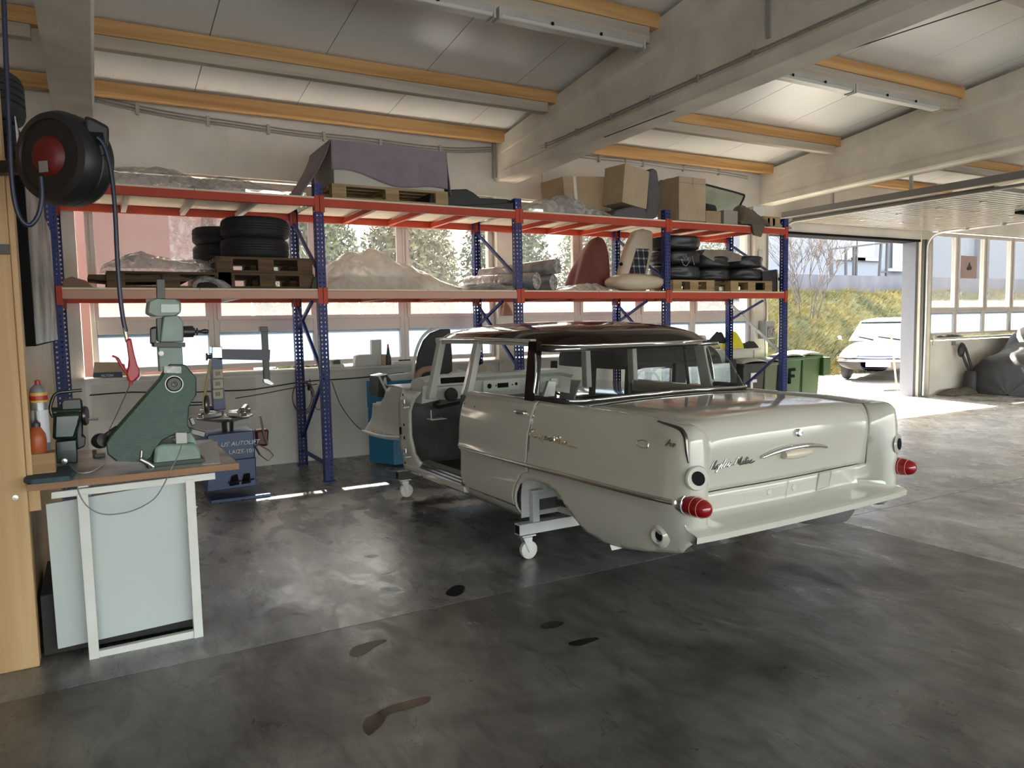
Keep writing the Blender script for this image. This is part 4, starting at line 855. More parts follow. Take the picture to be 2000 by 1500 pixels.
lump('rag_heap','crumpled pale rags at the far right end of the top shelf','rags',8.22,8.50,7.15,7.55,DU,.12,mat('pale_rag',(.5,.48,.46),.9,var=.5,scale=20),5,amp=.6)
# ---- lower shelf, left to right
slab('cardboard_sheet','bent piece of brown cardboard at the left end of the lower shelf','cardboard',[(122,572),(124,545),(140,540),(168,548),(180,560),(193,566),(188,572)],7.2,.25,mat('red_brown_card',(.26,.15,.10),.8),.004,zmin=DL)
pallet('pallet.002','worn pallet on the lower shelf under the film-wrapped panel',.62,7.55,DL,1.0,.75)
slab('panel_sheet','warped wooden sheet under film on the left pallet of the lower shelf','panel',[(170,545),(172,536),(340,536),(375,545),(365,550),(230,551)],7.2,.55,palletwood,.003)
lump('wrapped_bundle.003','film-wrapped round panel lying on the left pallet of the lower shelf','bundle',.08,1.0,7.18,7.8,DL+.165,.15,film,31,ridge=lambda u:interp([(0,.8),(.25,1),(.75,.7),(.9,1.0),(1,.4)],u))
lump('film_scrap','loose scrap of clear film between the pallets on the lower shelf','film',.78,1.12,7.15,7.6,DL,.17,film,35,amp=.6)
lump('black_rag','small black rag at the shelf edge left of the tyre pallets','rag',.82,1.0,RF,7.3,DL,.06,mat('black_rag',(.02,.02,.02),.9),37,amp=.8,n=(20,14))
pallet('pallet.003','dark worn pallet on the lower shelf, lower of the two under the tyres',1.44,7.60,DL,.86,.85)
pallet('pallet.004','dark worn pallet directly under the tyres, upper of its stack of two',1.43,7.60,DL+.146,.86,.85)
def tyre_thing(name,label,X,Y,z,r=.33,w=.175,group=None,rim=True):
    t=thing(name,label,'tyre',(X,Y,z),group)
    P=[(r*.60,.02),(r*.72,.004),(r*.86,.0),(r*.955,.018),(r*.985,.035),(r*.992,.05)]
    for k in range(4):
        a=.05+(w-.10)*k/4; c=a+(w-.10)/4; P+=[(r,a+.004),(r,c-.008),(r*.975,c-.006),(r*.975,c-.001)]
    P+=[(r*.992,w-.05),(r*.985,w-.035),(r*.955,w-.018),(r*.86,w),(r*.72,w-.004),(r*.60,w-.02),(r*.62,w*.5)]
    MB().lathe(P,(X,Y,z),(0,0,1),40,closed=True).build('casing',tyre,t,smooth=35)
    if rim: MB().lathe([(r*.60,.03),(r*.5,.05),(r*.3,.07),(.03,.06),(.0,.06),(0,w-.08),(.06,w-.07),(r*.45,w-.06),(r*.58,w-.03),(r*.605,w*.5)],(X,Y,z),(0,0,1),32).build('rim',mat('dark_rim',(.10,.10,.10),.5,.6),t,smooth=35)
    return t
zt=DL+.292
tyre_thing('tyre','black tyre, lower front one of the stack on the two pallets',1.40,7.50,zt,.315,.19); tyre_thing('tyre.001','black tyre, upper front one of the stack on the two pallets',1.41,7.50,zt+.192,.315,.19)
tyre_thing('tyre.002','black tyre peeping out behind the stack, lower of the rear pair',1.28,7.86,zt,.30,.17,rim=False) if False else None
for k,lb in enumerate(('lower','upper')): tyre_thing('tyre.00%d'%(k+2),'narrow black tyre peeping out behind the front stack, %s one'%lb,1.13,7.93,zt+.17*k,.24,.165,rim=False)
lump('wrapped_bonnet','long heap wrapped in milky white film on the lower shelf between the posts','bundle',1.99,3.62,7.23,8.05,DL,.46,whitefilm,41,ridge=lambda u:interp([(0,.75),(.12,1.0),(.35,.88),(.55,.68),(.8,.38),(1,.10)],u),amp=.16,n=(80,40))
MB().box(2.2,7.4,DL+.002,3.1,7.9,DL+.15).build('inner_panel',mat('pale_core',(.55,.50,.43),.8),bpy.data.objects['wrapped_bonnet'],bevel=.01)
slab('dark_flap','dark green flap hanging at the left end of the milky film heap','cloth',[(608,567),(612,545),(630,520),(636,540),(634,567)],7.14,.03,mat('dark_green_flap',(.05,.055,.04),.7),.004,zmin=DL)
lump('flat_sheets','flat heap of dark sheets and film on the lower shelf left of the foil rolls','sheets',3.45,4.25,RF+.02,7.7,DL,.075,mat('dark_sheet',(.06,.055,.052),.6,var=.6,scale=5,col2=(.4,.38,.36)),47,amp=.5)
foil=mat('crumpled_foil_wrap',(.55,.55,.55),.22,.55,bump=1.0,bscale=22,var=.45,scale=9)
def rollt(name,label,p,q,r):
    t=thing(name,label,'roll',tuple((Vector(p)+Vector(q))/2)); d=Vector(q)-Vector(p)
    def g(u,v):
        c=Vector(p).lerp(Vector(q),v); a=d.normalized().orthogonal().normalized(); b=d.normalized().cross(a); an=2*pi*u; rr_=r*(1+.05*mn.noise(Vector((cos(an)*2,sin(an)*2,v*9+r*90))))
        return c+a*rr_*cos(an)+b*rr_*sin(an)
    MB().grid(g,28,20,True).build('wrap',foil,t,smooth=70)
    e=MB(); dn=d.normalized(); e.lathe([(r*.99,-.01),(r*.8,.004),(r*.35,.006),(r*.32,-.03),(0,-.03)],q,dn,24); e.build('roll_end',mat('roll_layers',(.16,.12,.10),.5,var=.6,scale=30,col2=(.5,.48,.45)),t,smooth=40); return t
rollt('wrapped_roll','foil-wrapped roll on the lower shelf, front lower one of three',(3.93,8.02,DL+.105),(4.37,7.17,DL+.105),.10)
rollt('wrapped_roll.001','foil-wrapped roll lying behind, right-hand lower one of three',(4.20,8.02,DL+.095),(4.63,7.24,DL+.095),.093)
rollt('wrapped_roll.002','long foil-wrapped roll lying on top of the other two',(4.12,8.05,DL+.21),(4.64,7.17,DL+.275),.088)
# seats
tarp=mat('red_brown_velour',(.19,.062,.050),.85,var=.3,scale=7,bump=.4,bscale=30)
t=thing('covered_seat','car seat hidden under a red brown velour cloth on the lower shelf','seat',(5.62,7.6,DL))  # cloth drawn over a car seat
def gs(u,v):
    a=2*pi*u; h=lerp(0,.72,v); k=(1-v**2.2)**.5 if v<1 else 0
    fold=1+.10*sin(a*7+v*3)*(1-v)+.05*mn.noise(Vector((cos(a)*2,sin(a)*2,v*4)))
    return Vector((5.52+.20*v*1.0-.04+.29*k*fold*cos(a)*(1-.25*v),7.82+.24*k*fold*sin(a),DL+.003+h))
MB().grid(gs,64,22,True).build('cover',tarp,t,smooth=70)
beige=mat('beige_leatherette',(.62,.52,.40),.5,var=.1,scale=5)
def tartanmat():
    m=mat('tartan_cloth',(.03,.03,.035),.9); n=m.node_tree; b=n.nodes['Principled BSDF']; tc=n.nodes['Texture Coordinate']; sp=n.nodes.new('ShaderNodeSeparateXYZ'); n.links.new(tc.outputs['Object'],sp.inputs[0])
    def band(i,per,ph,th):
        a=n.nodes.new('ShaderNodeMath'); a.operation='MULTIPLY_ADD'; a.inputs[1].default_value=1/per; a.inputs[2].default_value=ph; n.links.new(sp.outputs[i],a.inputs[0]); f=n.nodes.new('ShaderNodeMath'); f.operation='FRACT'; n.links.new(a.outputs[0],f.inputs[0]); g_=n.nodes.new('ShaderNodeMath'); g_.operation='LESS_THAN'; g_.inputs[1].default_value=th; n.links.new(f.outputs[0],g_.inputs[0]); return g_.outputs[0]
    ad=n.nodes.new('ShaderNodeMath'); ad.operation='ADD'; n.links.new(band(0,.085,.1,.22),ad.inputs[0]); n.links.new(band(2,.10,.3,.22),ad.inputs[1])
    cr=n.nodes.new('ShaderNodeValToRGB'); e=cr.color_ramp.elements; e[0].color=(.018,.019,.026,1); e[1].color=(.50,.49,.46,1); e.new(.5).color=(.13,.13,.14,1); h=n.nodes.new('ShaderNodeMath'); h.operation='MULTIPLY'; h.inputs[1].default_value=.5; n.links.new(ad.outputs[0],h.inputs[0]); n.links.new(h.outputs[0],cr.inputs[0]); n.links.new(cr.outputs[0],b.inputs['Base Color']); return m
seat=thing('car_seat','beige leatherette car seat with tartan back panel standing on the lower shelf','seat',(6.0,7.35,DL))
def sb(u,v):   # backrest, leaning back to the right
    a=2*pi*u; h=v*.70; w=.215*(1-.30*sstep(v,.55,.95))*(1 if v<.93 else ((1-v)/.07)**.5); dd=.075*(1 if v<.93 else ((1-v)/.07)**.5)
    ce=math.copysign(abs(cos(a))**.55,cos(a)); se=math.copysign(abs(sin(a))**.55,sin(a))
    return Vector((5.89+.29*v-.05+w*ce,7.38+.10*v+dd*se,DL+.10+h))
MB().grid(sb,36,26,True).build('backrest',beige,seat,smooth=60)
b=MB(); b.add([Vector((5.89+.29*v-.05+w*sgn+.02,7.38+.10*v-.077,DL+.10+.70*v)) for v,w in ((.10,.13),(.62,.10)) for sgn in (-1,1)],[(0,1,3,2)]); b.build('tartan_panel',tartanmat(),seat,thick=.012)
def scu(u,v):
    a=2*pi*u; b_=pi*(v-.5); c=cos(b_); ce=math.copysign(abs(cos(a))**.6,cos(a)); se=math.copysign(abs(sin(a))**.6,sin(a))
    x=.42*c**.5*ce if c>0 else 0; return Vector((5.90+x,7.33+(.20*c**.5*se if c>0 else 0),DL+.112+.085*sin(b_)*(1+.25*cos((x+.1)*5))))
MB().grid(scu,40,14,True).build('cushion',beige,seat,smooth=60)
MB().lathe([(0,0),(.02,0),(.022,.02),(0,.022)],pY(1212,516,7.29),(-.3,-1,0),12).build('recliner_knob',dark,seat)
lump('film_sheet','flat crumpled clear film lying under the seats on the lower shelf','film',4.75,5.5,RF+.01,7.6,DL,.07,film,53,amp=.5)
# bagged wheels on pallets
pallet('pallet.005','pale pallet on the lower shelf under the tall stack of bagged wheels',6.72,7.58,DL,.70,.8,m=MATS['pale_pallet_wood']); pallet('pallet.006','pale pallet on the lower shelf under the shorter stacks of bagged wheels',7.75,7.58,DL,.78,.8,m=MATS['pale_pallet_wood'])
def bagw(name,label,X,Y,z,r,h,seed,grp=None):
    t=thing(name,label,'wheel',(X,Y,z),grp)
    def g(u,v):
        a=2*pi*u; k=(1-abs(2*v-1)**7)**.28 if 0<v<1 else 0; n_=1+.05*mn.noise(Vector((cos(a)*2.5,sin(a)*2.5,v*3+seed)))
        return Vector((X+r*k*n_*cos(a),Y+r*k*n_*sin(a),z+h*v))
    MB().grid(g,36,14,True).build('bag',bagm,t,smooth=60); return t
zb=DL+.146
for k,nm in enumerate(('bottom','middle','topmost')):
    t=bagw('bagged_wheel%s'%('' if not k else '.%03d'%k),'wheel in a black bag on the pale pallet, %s of the stack of three'%nm,6.66,7.50,zb+.19*k,.33,.195,k*3)
    if k==1:
        mk=mat('chalk',(.36,.38,.37),.9); f=lambda x,y:pY(x,y,7.155)
        s=MB()
        for st in ([(1340,498),(1346,512),(1352,500),(1356,517)],[(1331,505),(1334,516),(1340,520),(1346,512)],[(1334,500),(1337,505),(1340,499)]): s.tube([f(*p) for p in st],.004,5)
        s.build('chalk_mark',mk,t)
for k,nm in enumerate(('lower','upper')): bagw('bagged_wheel.%03d'%(k+3),'wheel in a black bag, %s of the pair under the cardboard flap'%nm,7.28,7.55,zb+(.17*k if k else 0),.30,.172,k*5+11)
for k,nm in enumerate(('lower','upper')): bagw('bagged_wheel.%03d'%(k+5),'wheel in a black bag, %s of the right-hand pair on the lower shelf'%nm,7.86,7.50,zb+.175*k,.30,.178,k*5+21)
slab('cardboard_flap','sheet of brown cardboard with film thrown over the middle pair of bagged wheels','cardboard',[(1372,497),(1377,487),(1420,488),(1450,499),(1463,508),(1400,514)],7.28,.45,mat('flap_card',(.30,.25,.20),.6,var=.3,scale=6),.004)
lump('film_cover','clear film crumpled on the brown cardboard over the bagged wheels','film',7.05,7.62,7.3,7.75,2.325,.09,film,61,amp=.5)
slab('folding_board','thin black board with a yellow edge at the right end of the lower shelf','board',[(1491,572),(1489,531),(1518,526),(1519,572)],7.2,.30,bl,.004,zmin=DL)
tag(MB().bar(pY(1519,527,7.19),Vector((pY(1519,527,7.19).x,7.19,DL)),.006,.008).build('yellow_strap',mat('yellow_tape',(.55,.50,.12),.5)),'thin yellow strap down the black board at the rack end','strap')
# ================================================================ left foreground: post, reel, bench and machines
post=woodmat('pine_post','#c6a67c','#a98558','Z',.55,.35)
o=bpy.data.objects.new('trim_60',None); COL.objects.link(o); struct(o); o.location=(-.45,3.93,0)
MB().box(-.68,3.88,0,-.295,3.985,2.95).build('timber_post',post,o,bevel=.006)
MB().box(-.295,3.905,.86,-.272,3.985,2.24).build('batten',post,o,bevel=.003); MB().box(-.30,3.93,.70,-.25,3.985,.86).build('batten',post,o,bevel=.003)
MB().lathe([(0,.004),(.012,.003),(.013,0)],pY(30,972,3.88),(0,-1,0),12).build('screw',steel,o)
for z in (1.86,): MB().box(-.45,3.845,z-.02,-.295,3.88,z+.02).build('steel_bracket',mat('grey_bracket',(.05,.05,.05),.5),o)
MB().box(-3.5,3.99,2.24,-.30,7.04,2.28).build('loft_board',ply,wl)
# photograph board on the plywood
pb=thing('picture_board','tall black-edged picture board with grey print hung on the plywood wall','picture',(-.27,5.6,1.9))
zb0,zb1=pX(72,676,-.255).z,pX(72,388,-.255).z; ya,yb=pX(71,676,-.255).y,pX(114,676,-.255).y
MB().box(-.300,ya,zb0,-.257,yb,zb1).build('board',dark,pb); MB().box(-.257,ya+.01,zb0+.01,-.254,yb-.01,zb1-.01).build('print',mat('grey_print',(.42,.41,.38),.5,var=.85,scale=2.6,detail=8),pb)
# tyres on the loft
for k,(x,y,lb) in enumerate(((-.52,4.45,'lower'),(-.50,4.47,'upper'))): tyre_thing('tyre.00%d'%(k+4),'black tyre on the loft over the plywood wall, %s of two'%lb,x,y,2.281+.24*k,.27,.235)
tag(MB().prism([(4.18,2.50),(4.30,2.46),(4.34,2.30),(4.24,2.285)],-.262,-.258,'X').build('paper_sheet',mat('white_paper',(.6,.6,.6),.7)),'white paper sheet stuck beside the loft tyres above the reel','paper')
# ---- hose reel
rl=thing('hose_reel','black air hose reel with a red hub cap hung beside the timber post','hose reel',(-.02,3.5,2.16))
rd=Vector((-.70,-.71,.0)); rc=pY(128,313,3.47); blk=mat('black_reel_plastic',(.011,.011,.012),.42)
MB().lathe([(0,-.085),(.13,-.085),(.168,-.07),(.178,-.045),(.178,-.008),(.172,-.003),(.180,.003),(.180,.045),(.168,.072),(.142,.080),(.138,.072),(.125,.072),(.0,.080)],rc,rd,44).build('drum_case',blk,rl,smooth=35)
MB().lathe([(.0,.028),(.045,.026),(.070,.013),(.078,.0)],rc+rd*.077+Vector((0,0,.0)),rd,32,sc=(1,1)).build('hub_cap',mat('dark_red_plastic',(.10,.004,.004),.5),rl,smooth=40)
s_=rd.cross(Vector((0,0,1))).normalized()
lb=MB(); c=rc+rd*.105+Vector((0,0,-.045)); lb.bar(c-s_*.020,c+s_*.020,.004,.042); lb.build('paper_label',mat('grey_label',(.20,.19,.17),.7),rl)
def P3(l,Y): return [pY(x,y,Y) for x,y in l]
MB().prism([(p.x,p.z) for p in P3([(165,224),(185,231),(213,246),(213,268),(207,302),(176,308),(165,300)],3.34)],3.34,3.56).build('outlet_nose',blk,rl,bevel=.02,smooth=45,seg=3)
MB().prism([(p.x,p.z) for p in P3([(166,257),(201,259),(206,284),(171,283)],3.338)],3.332,3.339).build('outlet_mouth',dark,rl,bevel=.003)
MB().bar(rc-rd*.08,Vector((-.40,3.93,2.20)),.06,.05).build('wall_arm',blk,rl)
hose=mat('dark_blue_hose',(.010,.016,.042),.35)
MB().tube(catmull(P3([(190,268),(204,285),(216,330),(224,400),(229,500),(234,570),(240,620),(246,648)],3.325),6),.0085,10).build('air_hose',hose,rl,smooth=60)
gn=MB(); gn.tube(P3([(243,640),(249,668)],3.325),.0075,10); gn.build('hose_coupling',mat('brass_coupling',(.48,.40,.28),.3,.9),rl,smooth=60)
MB().tube(catmull(P3([(80,345),(82,385),(74,422),(56,440),(36,418),(24,360),(18,250),(12,120),(6,-40)],3.30),6),.0085,10).build('supply_hose',hose,rl,smooth=60)
gun=thing('air_gun','red air blow gun with long thin nozzle hanging on the reel hose','air gun',tuple(pY(252,700,3.325)))
red_=mat('gun_red',(.30,.010,.016),.35)
Q=lambda l:[(p.x,p.z) for p in P3(l,3.325)]
MB().prism(Q([(246,662),(256,660),(262,690),(268,712),(273,722),(272,735),(262,745),(250,745),(246,732),(250,715),(251,700)]),3.31,3.34).build('grip',red_,gun,bevel=.007,seg=3,smooth=50)
MB().tube(catmull(P3([(219,695),(229,700),(238,716),(247,728)],3.325),4),[.004]*4+[.006]*9,8).build('trigger',red_,gun,smooth=60)
MB().tube(catmull(P3([(268,742),(274,733),(272,724)],3.325),3),.003,6).build('hang_ring',mat('white_ring',(.7,.7,.7),.4),gun)
MB().tube(P3([(256,744),(254,752)],3.325),.007,8).build('nozzle_collar',red_,gun); MB().tube(P3([(254,750),(232,800),(212,842)],3.325),.0022,6).build('nozzle_tube',mat('dark_steel',(.05,.05,.05),.35,.8),gun)
# ---- bench
BZ=.845; BY0,BY1=3.80,4.74
bn=thing('workbench','workbench with white laminate top, brown edge and white steel frame','bench',(.14,4.2,0))
MB().box(-.29,BY0+.003,BZ-.027,.58,BY1,BZ).build('bench_top',mat('worn_white_laminate',(.58,.55,.52),.35,var=.75,scale=3.2,detail=9,col2=(.10,.085,.075)),bn)
MB().box(-.29,BY0-.001,BZ-.030,.585,BY0+.002,BZ+.0005).build('front_edging',woodmat('brown_edging','#8a5f38','#6f4a2a','X',.45,1.0,False),bn); MB().box(.580,BY0+.002,BZ-.030,.584,BY1,BZ+.0005).build('end_edging',MATS['brown_edging'],bn)
wf=mat('white_frame_paint',(.62,.62,.60),.4,var=.08,scale=5)
f=lambda l,Y,d,name,m,b=.002: MB().prism([(p.x,p.z) for p in P3(l,Y)],Y,Y+d).build(name,m,bn,bevel=b)
f([(100,962),(420,923),(421,936),(100,975)],3.84,.03,'front_rail',wf)
f([(150,966),(172,964),(195,1291),(175,1296)],3.835,.04,'leg',wf); f([(362,938),(380,936),(398,1250),(380,1253)],3.835,.04,'leg',wf)
f([(193,1272),(380,1232),(382,1252),(175,1296)],3.842,.03,'bottom_rail',wf)
MB().box(-.1,4.6,0,-.06,4.64,BZ-.03).build('leg',wf,bn); MB().box(.34,4.6,0,.38,4.64,BZ-.03).build('leg',wf,bn)
for x in (-.08,.36): MB().box(x-.02,3.875,BZ-.065,x+.02,4.62,BZ-.03).build('side_rail',wf,bn)
pn=tag(MB().prism([(p.x,p.z) for p in P3([(89,985),(366,938),(381,1208),(113,1268)],3.90)],3.90,3.915).build('panel_sheet',mat('pale_grey_sheet',(.46,.50,.50),.4,var=.10,scale=.8,stretch=(4,1,.7)),bevel=.002),'pale grey sheet steel panel leaning upright behind the bench frame','panel')
MB().box(-.28,3.95,.02,.40,4.55,.30).build('dark_box',mat('black_box',(.010,.010,.010),.7),bn)
for x,y in ((120,988),(313,963),(323,959)): pass
cab=mat('grey_cable',(.18,.18,.17),.5)
tag(MB().tube(catmull([pY(x,y,3.74) for x,y in [(355,868),(350,885),(335,915),(318,950),(300,975),(268,994),(235,1003),(200,1004),(172,990),(155,965),(150,938),(152,915)]][:11]+[pY(151,925,3.795)],5),.0028,6).build('power_cable',cab,smooth=60),'grey power cable looping down in front of the white bench frame','cable')
# ---- green machine
gm=thing('shaping_machine','big green cast machine with grey-green column head standing on the bench','machine',(.25,4.05,BZ))
gdk=mat('dark_green_hammertone',(.020,.062,.042),.45,var=.25,scale=30,bump=.25,bscale=120); glt=mat('pale_grey_green_paint',(.20,.27,.24),.4,var=.25,scale=7); gbs=mat('worn_green_base',(.23,.33,.29),.5,var=.6,scale=9,col2=(.12,.16,.14))
G=lambda l,Y,d,name,m,b=.006,sm=50: MB().prism([(p.x,p.z) for p in P3(l,Y)],Y,Y+d).build(name,m,gm,bevel=b,smooth=sm)
MB().box(.19,3.92,BZ,.445,4.22,BZ+.022).build('foot',mat('dark_green_foot',(.02,.035,.03),.5),gm,bevel=.003)
G([(300,907),(303,874),(318,868),(380,866),(392,880),(393,905)],3.93,.24,'base_casting',gbs,.012)
G([(331,711),(363,713),(384,738),(384,772),(370,792),(367,830),(373,840),(372,846),(350,849),(335,852),(318,860),(303,878),(296,893),(284,903),(226,901),(210,888),(207,866),(216,852),(312,742)],3.95,.12,'main_plate',gdk,.006)
G([(371,840),(386,868),(350,870),(335,858)],3.98,.06,'foot_web',gbs,.004)
G([(309,678),(356,678),(358,712),(331,713),(312,727)],3.965,.10,'neck_block',glt,.004)
G([(300,669),(362,669),(362,678),(300,678)],3.94,.14,'clamp_collar',mat('black_collar',(.02,.02,.02),.4),.003)
G([(319,618),(349,616),(358,630),(359,668),(313,669)],3.955,.12,'tapered_column',glt,.006)
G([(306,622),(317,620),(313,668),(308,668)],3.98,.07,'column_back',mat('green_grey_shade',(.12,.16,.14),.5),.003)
hd=G([(290,588),(300,583),(348,585),(354,590),(354,610),(346,616),(300,618),(287,612)],3.93,.17,'gearbox_head',glt,.012)
MB().prism([(p.x,p.z) for p in P3([(314,594),(350,594),(351,610),(314,611)],3.928)],3.924,3.929).build('name_plate',mat('pale_plate',(.45,.52,.49),.35),hd,bevel=.002)
G([(306,545),(322,545),(323,584),(307,584)],3.97,.06,'ram_tube',mat('black_tube',(.03,.03,.03),.3,.6),.002)
c=pY(340,750,3.95); MB().lathe([(0,.010),(.012,.010),(.014,.014),(.030,.014),(.034,.006),(.036,.0)],c,(0,-1,0),28).build('pivot_boss',mat('black_boss',(.015,.015,.015),.35),gm,smooth=35)
MB().lathe([(.036,.0),(.037,.008),(.041,.008),(.042,.0)],c,(0,-1,0),32).build('pivot_ring',mat('white_paint',(.7,.72,.7),.4),gm,smooth=35); MB().lathe([(0,.012),(.008,.016),(.009,.010)],c,(0,-1,0),6).build('hex_bolt',steel,gm)
MB().prism([(p.x,p.z) for p in P3([(320,715),(354,716),(354,729),(320,728)],3.95)],3.947,3.951).build('maker_plate',mat('silver_plate',(.50,.53,.51),.35,var=.5,scale=60),gm)
MB().lathe([(0,.03),(.012,.028),(.013,0)],pY(314,690,3.965),(0,-1,0),12).build('sight_hole',mat('white_enamel',(.85,.85,.83),.3),gm)
b=MB(); a0=pY(358,648,4.0); b.cyl(a0,a0+Vector((.045,0,0)),.028,14); b.cyl(a0+Vector((.045,0,0)),a0+Vector((.052,0,0)),.020,12); b.cyl(a0+Vector((.05,0,0)),a0+Vector((.085,0,0)),.007,8); b.cyl(a0+Vector((.06,0,0)),a0+Vector((.066,0,0)),.018,12); b.lathe([(0,.08),(.010,.085),(.013,.10),(.009,.115),(0,.12)],a0,(1,0,0),12); b.build('crank_handle',mat('black_knob',(.02,.02,.02),.35),gm,smooth=40)
G([(294,640),(306,637),(306,675),(294,672)],3.97,.06,'side_knob',MATS['black_knob'],.008)
b=MB(); c=pY(196,861,4.0); b.lathe([(0,-.03),(.030,-.028),(.036,-.01),(.036,.01),(.030,.028),(0,.03)],c,(.5,-1,.2),22); b.bar(c,c+Vector((.08,.02,.05)),.03,.03); b.build('pedal_wheel',blk,gm,smooth=40)
G([(343,845),(365,845),(366,866),(344,867)],3.925,.03,'socket_box',mat('pale_grey_box',(.42,.42,.40),.5),.003)
b=MB(); b.tube(P3([(274,897),(290,905),(300,912)],3.93),.012,10); b.tube(P3([(277,880),(275,903)],3.94),.006,8); b.build('pivot_pin',steel,gm,smooth=50)
b=MB(); b.tube(P3([(340,790),(395,788)],4.02),.010,10); c=pY(410,788,4.02); b.build('roller_shaft',mat('oily_steel',(.10,.10,.10),.3,.9),gm,smooth=50)
b=MB(); b.lathe([(0,-.008),(.045,-.008),(.05,0),(.045,.008),(0,.008)],pY(404,790,4.02),(1,-.25,0),24); b.build('roller_disc',MATS['oily_steel'],gm,smooth=40)
b=MB(); b.bar(pY(362,838,4.02),pY(402,848,4.0),.05,.03); b.bar(pY(378,830,4.05),pY(372,815,4.05),.03,.02); b.build('lower_jaw',MATS['oily_steel'],gm,bevel=.004)
# ---- dark green vise-like machine at the back left of the bench
vm=thing('bench_grinder','dark green bench machine with a bent steel handle beside the wooden block','machine',(-.12,4.3,BZ))
gv=mat('bottle_green_enamel',(.012,.030,.022),.25,coat=.3)
V=lambda l,Y,d,name,m,b=.006: MB().prism([(p.x,max(BZ,p.z)) for p in P3(l,Y)],Y,Y+d).build(name,m,vm,bevel=b,smooth=50)
V([(109,905),(108,862),(150,858),(152,905)],4.20,.16,'pedestal',gv); V([(102,860),(104,808),(160,805),(158,822),(146,858)],4.18,.18,'body',gv,.015)
b=MB(); b.cyl(pY(102,806,4.28),pY(162,803,4.28),.026,18); b.build('spindle_case',gv,vm,smooth=40)
V([(118,790),(122,782),(160,780),(162,800),(162,850),(168,852),(166,872),(150,880),(148,850),(152,806),(120,806)],4.26,.10,'blade_guard',MATS['black_knob'],.008)
b=MB(); b.lathe([(0,-.01),(.045,-.01),(.05,0),(.045,.01),(0,.01)],pY(166,812,4.25),(1,-.2,0),20); b.build('chuck_disc',MATS['oily_steel'],vm,smooth=40)
b=MB(); b.tube(P3([(172,819),(192,818)],4.22),.006,8); b.build('spindle_tip',steel,vm)
b=MB(); b.tube(catmull(P3([(104,815),(98,800),(103,778),(112,768),(130,765),(160,762)],4.24),4),.008,8); b.build('bent_handle',MATS['oily_steel'],vm,smooth=60)
b=MB(); b.lathe([(0,0),(.012,.0),(.013,.02),(0,.022)],pY(126,900,4.20),(0,-1,0),12); b.build('foot_bolt',steel,vm)
# ---- small things on the bench
wb_=woodmat('wood_block_grain','#a5825a','#7c5d3c','X',.6,1.2,False)
o=MB().box(pY(56,900,3.92).x,3.92,BZ,pY(108,900,3.92).x,4.02,BZ+.115).build('wood_block',wb_,bevel=.003); tag(o,'light wooden block on the left end of the bench carrying the bottles','block')
def bottle(name,label,c,prof,m,capm,cat='bottle',capprof=None,band=None):
    t=thing(name,label,cat,c); MB().lathe(prof,c,(0,0,1),24).build('body',m,t,smooth=40)
    if capprof: MB().lathe(capprof,c,(0,0,1),20).build('cap',capm,t,smooth=40)
    for z0_,z1_,r_,bm_,nm in band or (): MB().lathe([(r_,z0_),(r_+.0008,z0_+.001),(r_+.0008,z1_-.001),(r_,z1_)],c,(0,0,1),24).build(nm,bm_,t)
    return t
zb_=BZ+.1155
bottle('oil_bottle','orange plastic bottle with dark cap in front on the wooden block',(pY(72,850,3.95).x,3.95,zb_),[(0,0),(.032,0),(.036,.01),(.037,.06),(.034,.085),(.020,.112),(.012,.122),(0,.122)],mat('orange_plastic',(.34,.075,.020),.4),mat('dark_cap',(.03,.03,.05),.4),capprof=[(0,.118),(.017,.118),(.017,.135),(.010,.140),(.005,.15),(.003,.20),(0,.20)])
bottle('spray_can','tall grey spray can with yellow band behind the orange bottle',(pY(78,850,4.0).x+.005,3.998,zb_),[(0,0),(.034,0),(.035,.004),(.035,.27),(.028,.292),(.016,.305),(0,.305)],mat('grey_can',(.24,.25,.27),.3,.4),mat('red_cap',(.30,.03,.02),.4),capprof=[(0,.300),(.012,.300),(.011,.325),(0,.328)],band=[(.225,.27,.035,mat('yellow_band',(.55,.36,.06),.4),'label_band'),(.04,.19,.035,mat('white_band',(.55,.57,.60),.4),'label_band'),(.235,.256,.0359,mat('red_letters',(.35,.02,.02),.4),'lettering')]) 
t=thing('glove_pad','blue-grey folded rag lying on the front left corner of the bench','rag',(-.17,3.84,BZ))
Pp=[(pZ(x,y,BZ).x,pZ(x,y,BZ).y) for x,y in [(52,925),(135,918),(146,930),(138,940),(62,947),(46,945)]]
b=MB(); b.prism(Pp,BZ+.001,BZ+.024,'Z'); b.build('cloth',mat('petrol_cloth',(.035,.075,.10),.8,var=.3,scale=20),t,bevel=.008)
tag(MB().tube(catmull([pZ(x,y,BZ+.006) for x,y in [(110,915),(130,905),(150,922),(175,922),(195,912),(205,903)]],4),.003,6).build('wire_offcut',mat('pale_wire',(.42,.42,.40),.4),smooth=60),'pale wire offcut lying on the dirty bench top by the rag','wire')
for k,(x,y,w_,h_) in enumerate(((215,880,.03,.02),(195,893,.05,.02),(185,890,.02,.03))):
    q=pZ(x,y,BZ); tag(MB().box(q.x-w_/2,q.y-.012,BZ+.0005,q.x+w_/2,q.y+.012,BZ+h_).build('metal_scrap'+('' if not k else '.%03d'%k),[steel,MATS['dark_steel'],mat('rusty_scrap',(.14,.08,.05),.7)][k],bevel=.002),['bright metal scrap on the bench below the nozzle tube','dark flat scrap of metal on the bench left of the green machine','small rusty scrap on the bench nearest the dark green machine'][k],'scrap')
tag(MB().prism([(pZ(x,y,BZ).x,pZ(x,y,BZ).y) for x,y in [(388,868),(424,862),(430,905),(395,908)]],BZ+.0005,BZ+.002,'Z').build('paper_sheet.001',mat('white_paper',(.6,.6,.6),.7)),'white paper sheet lying on the right end of the bench','paper')
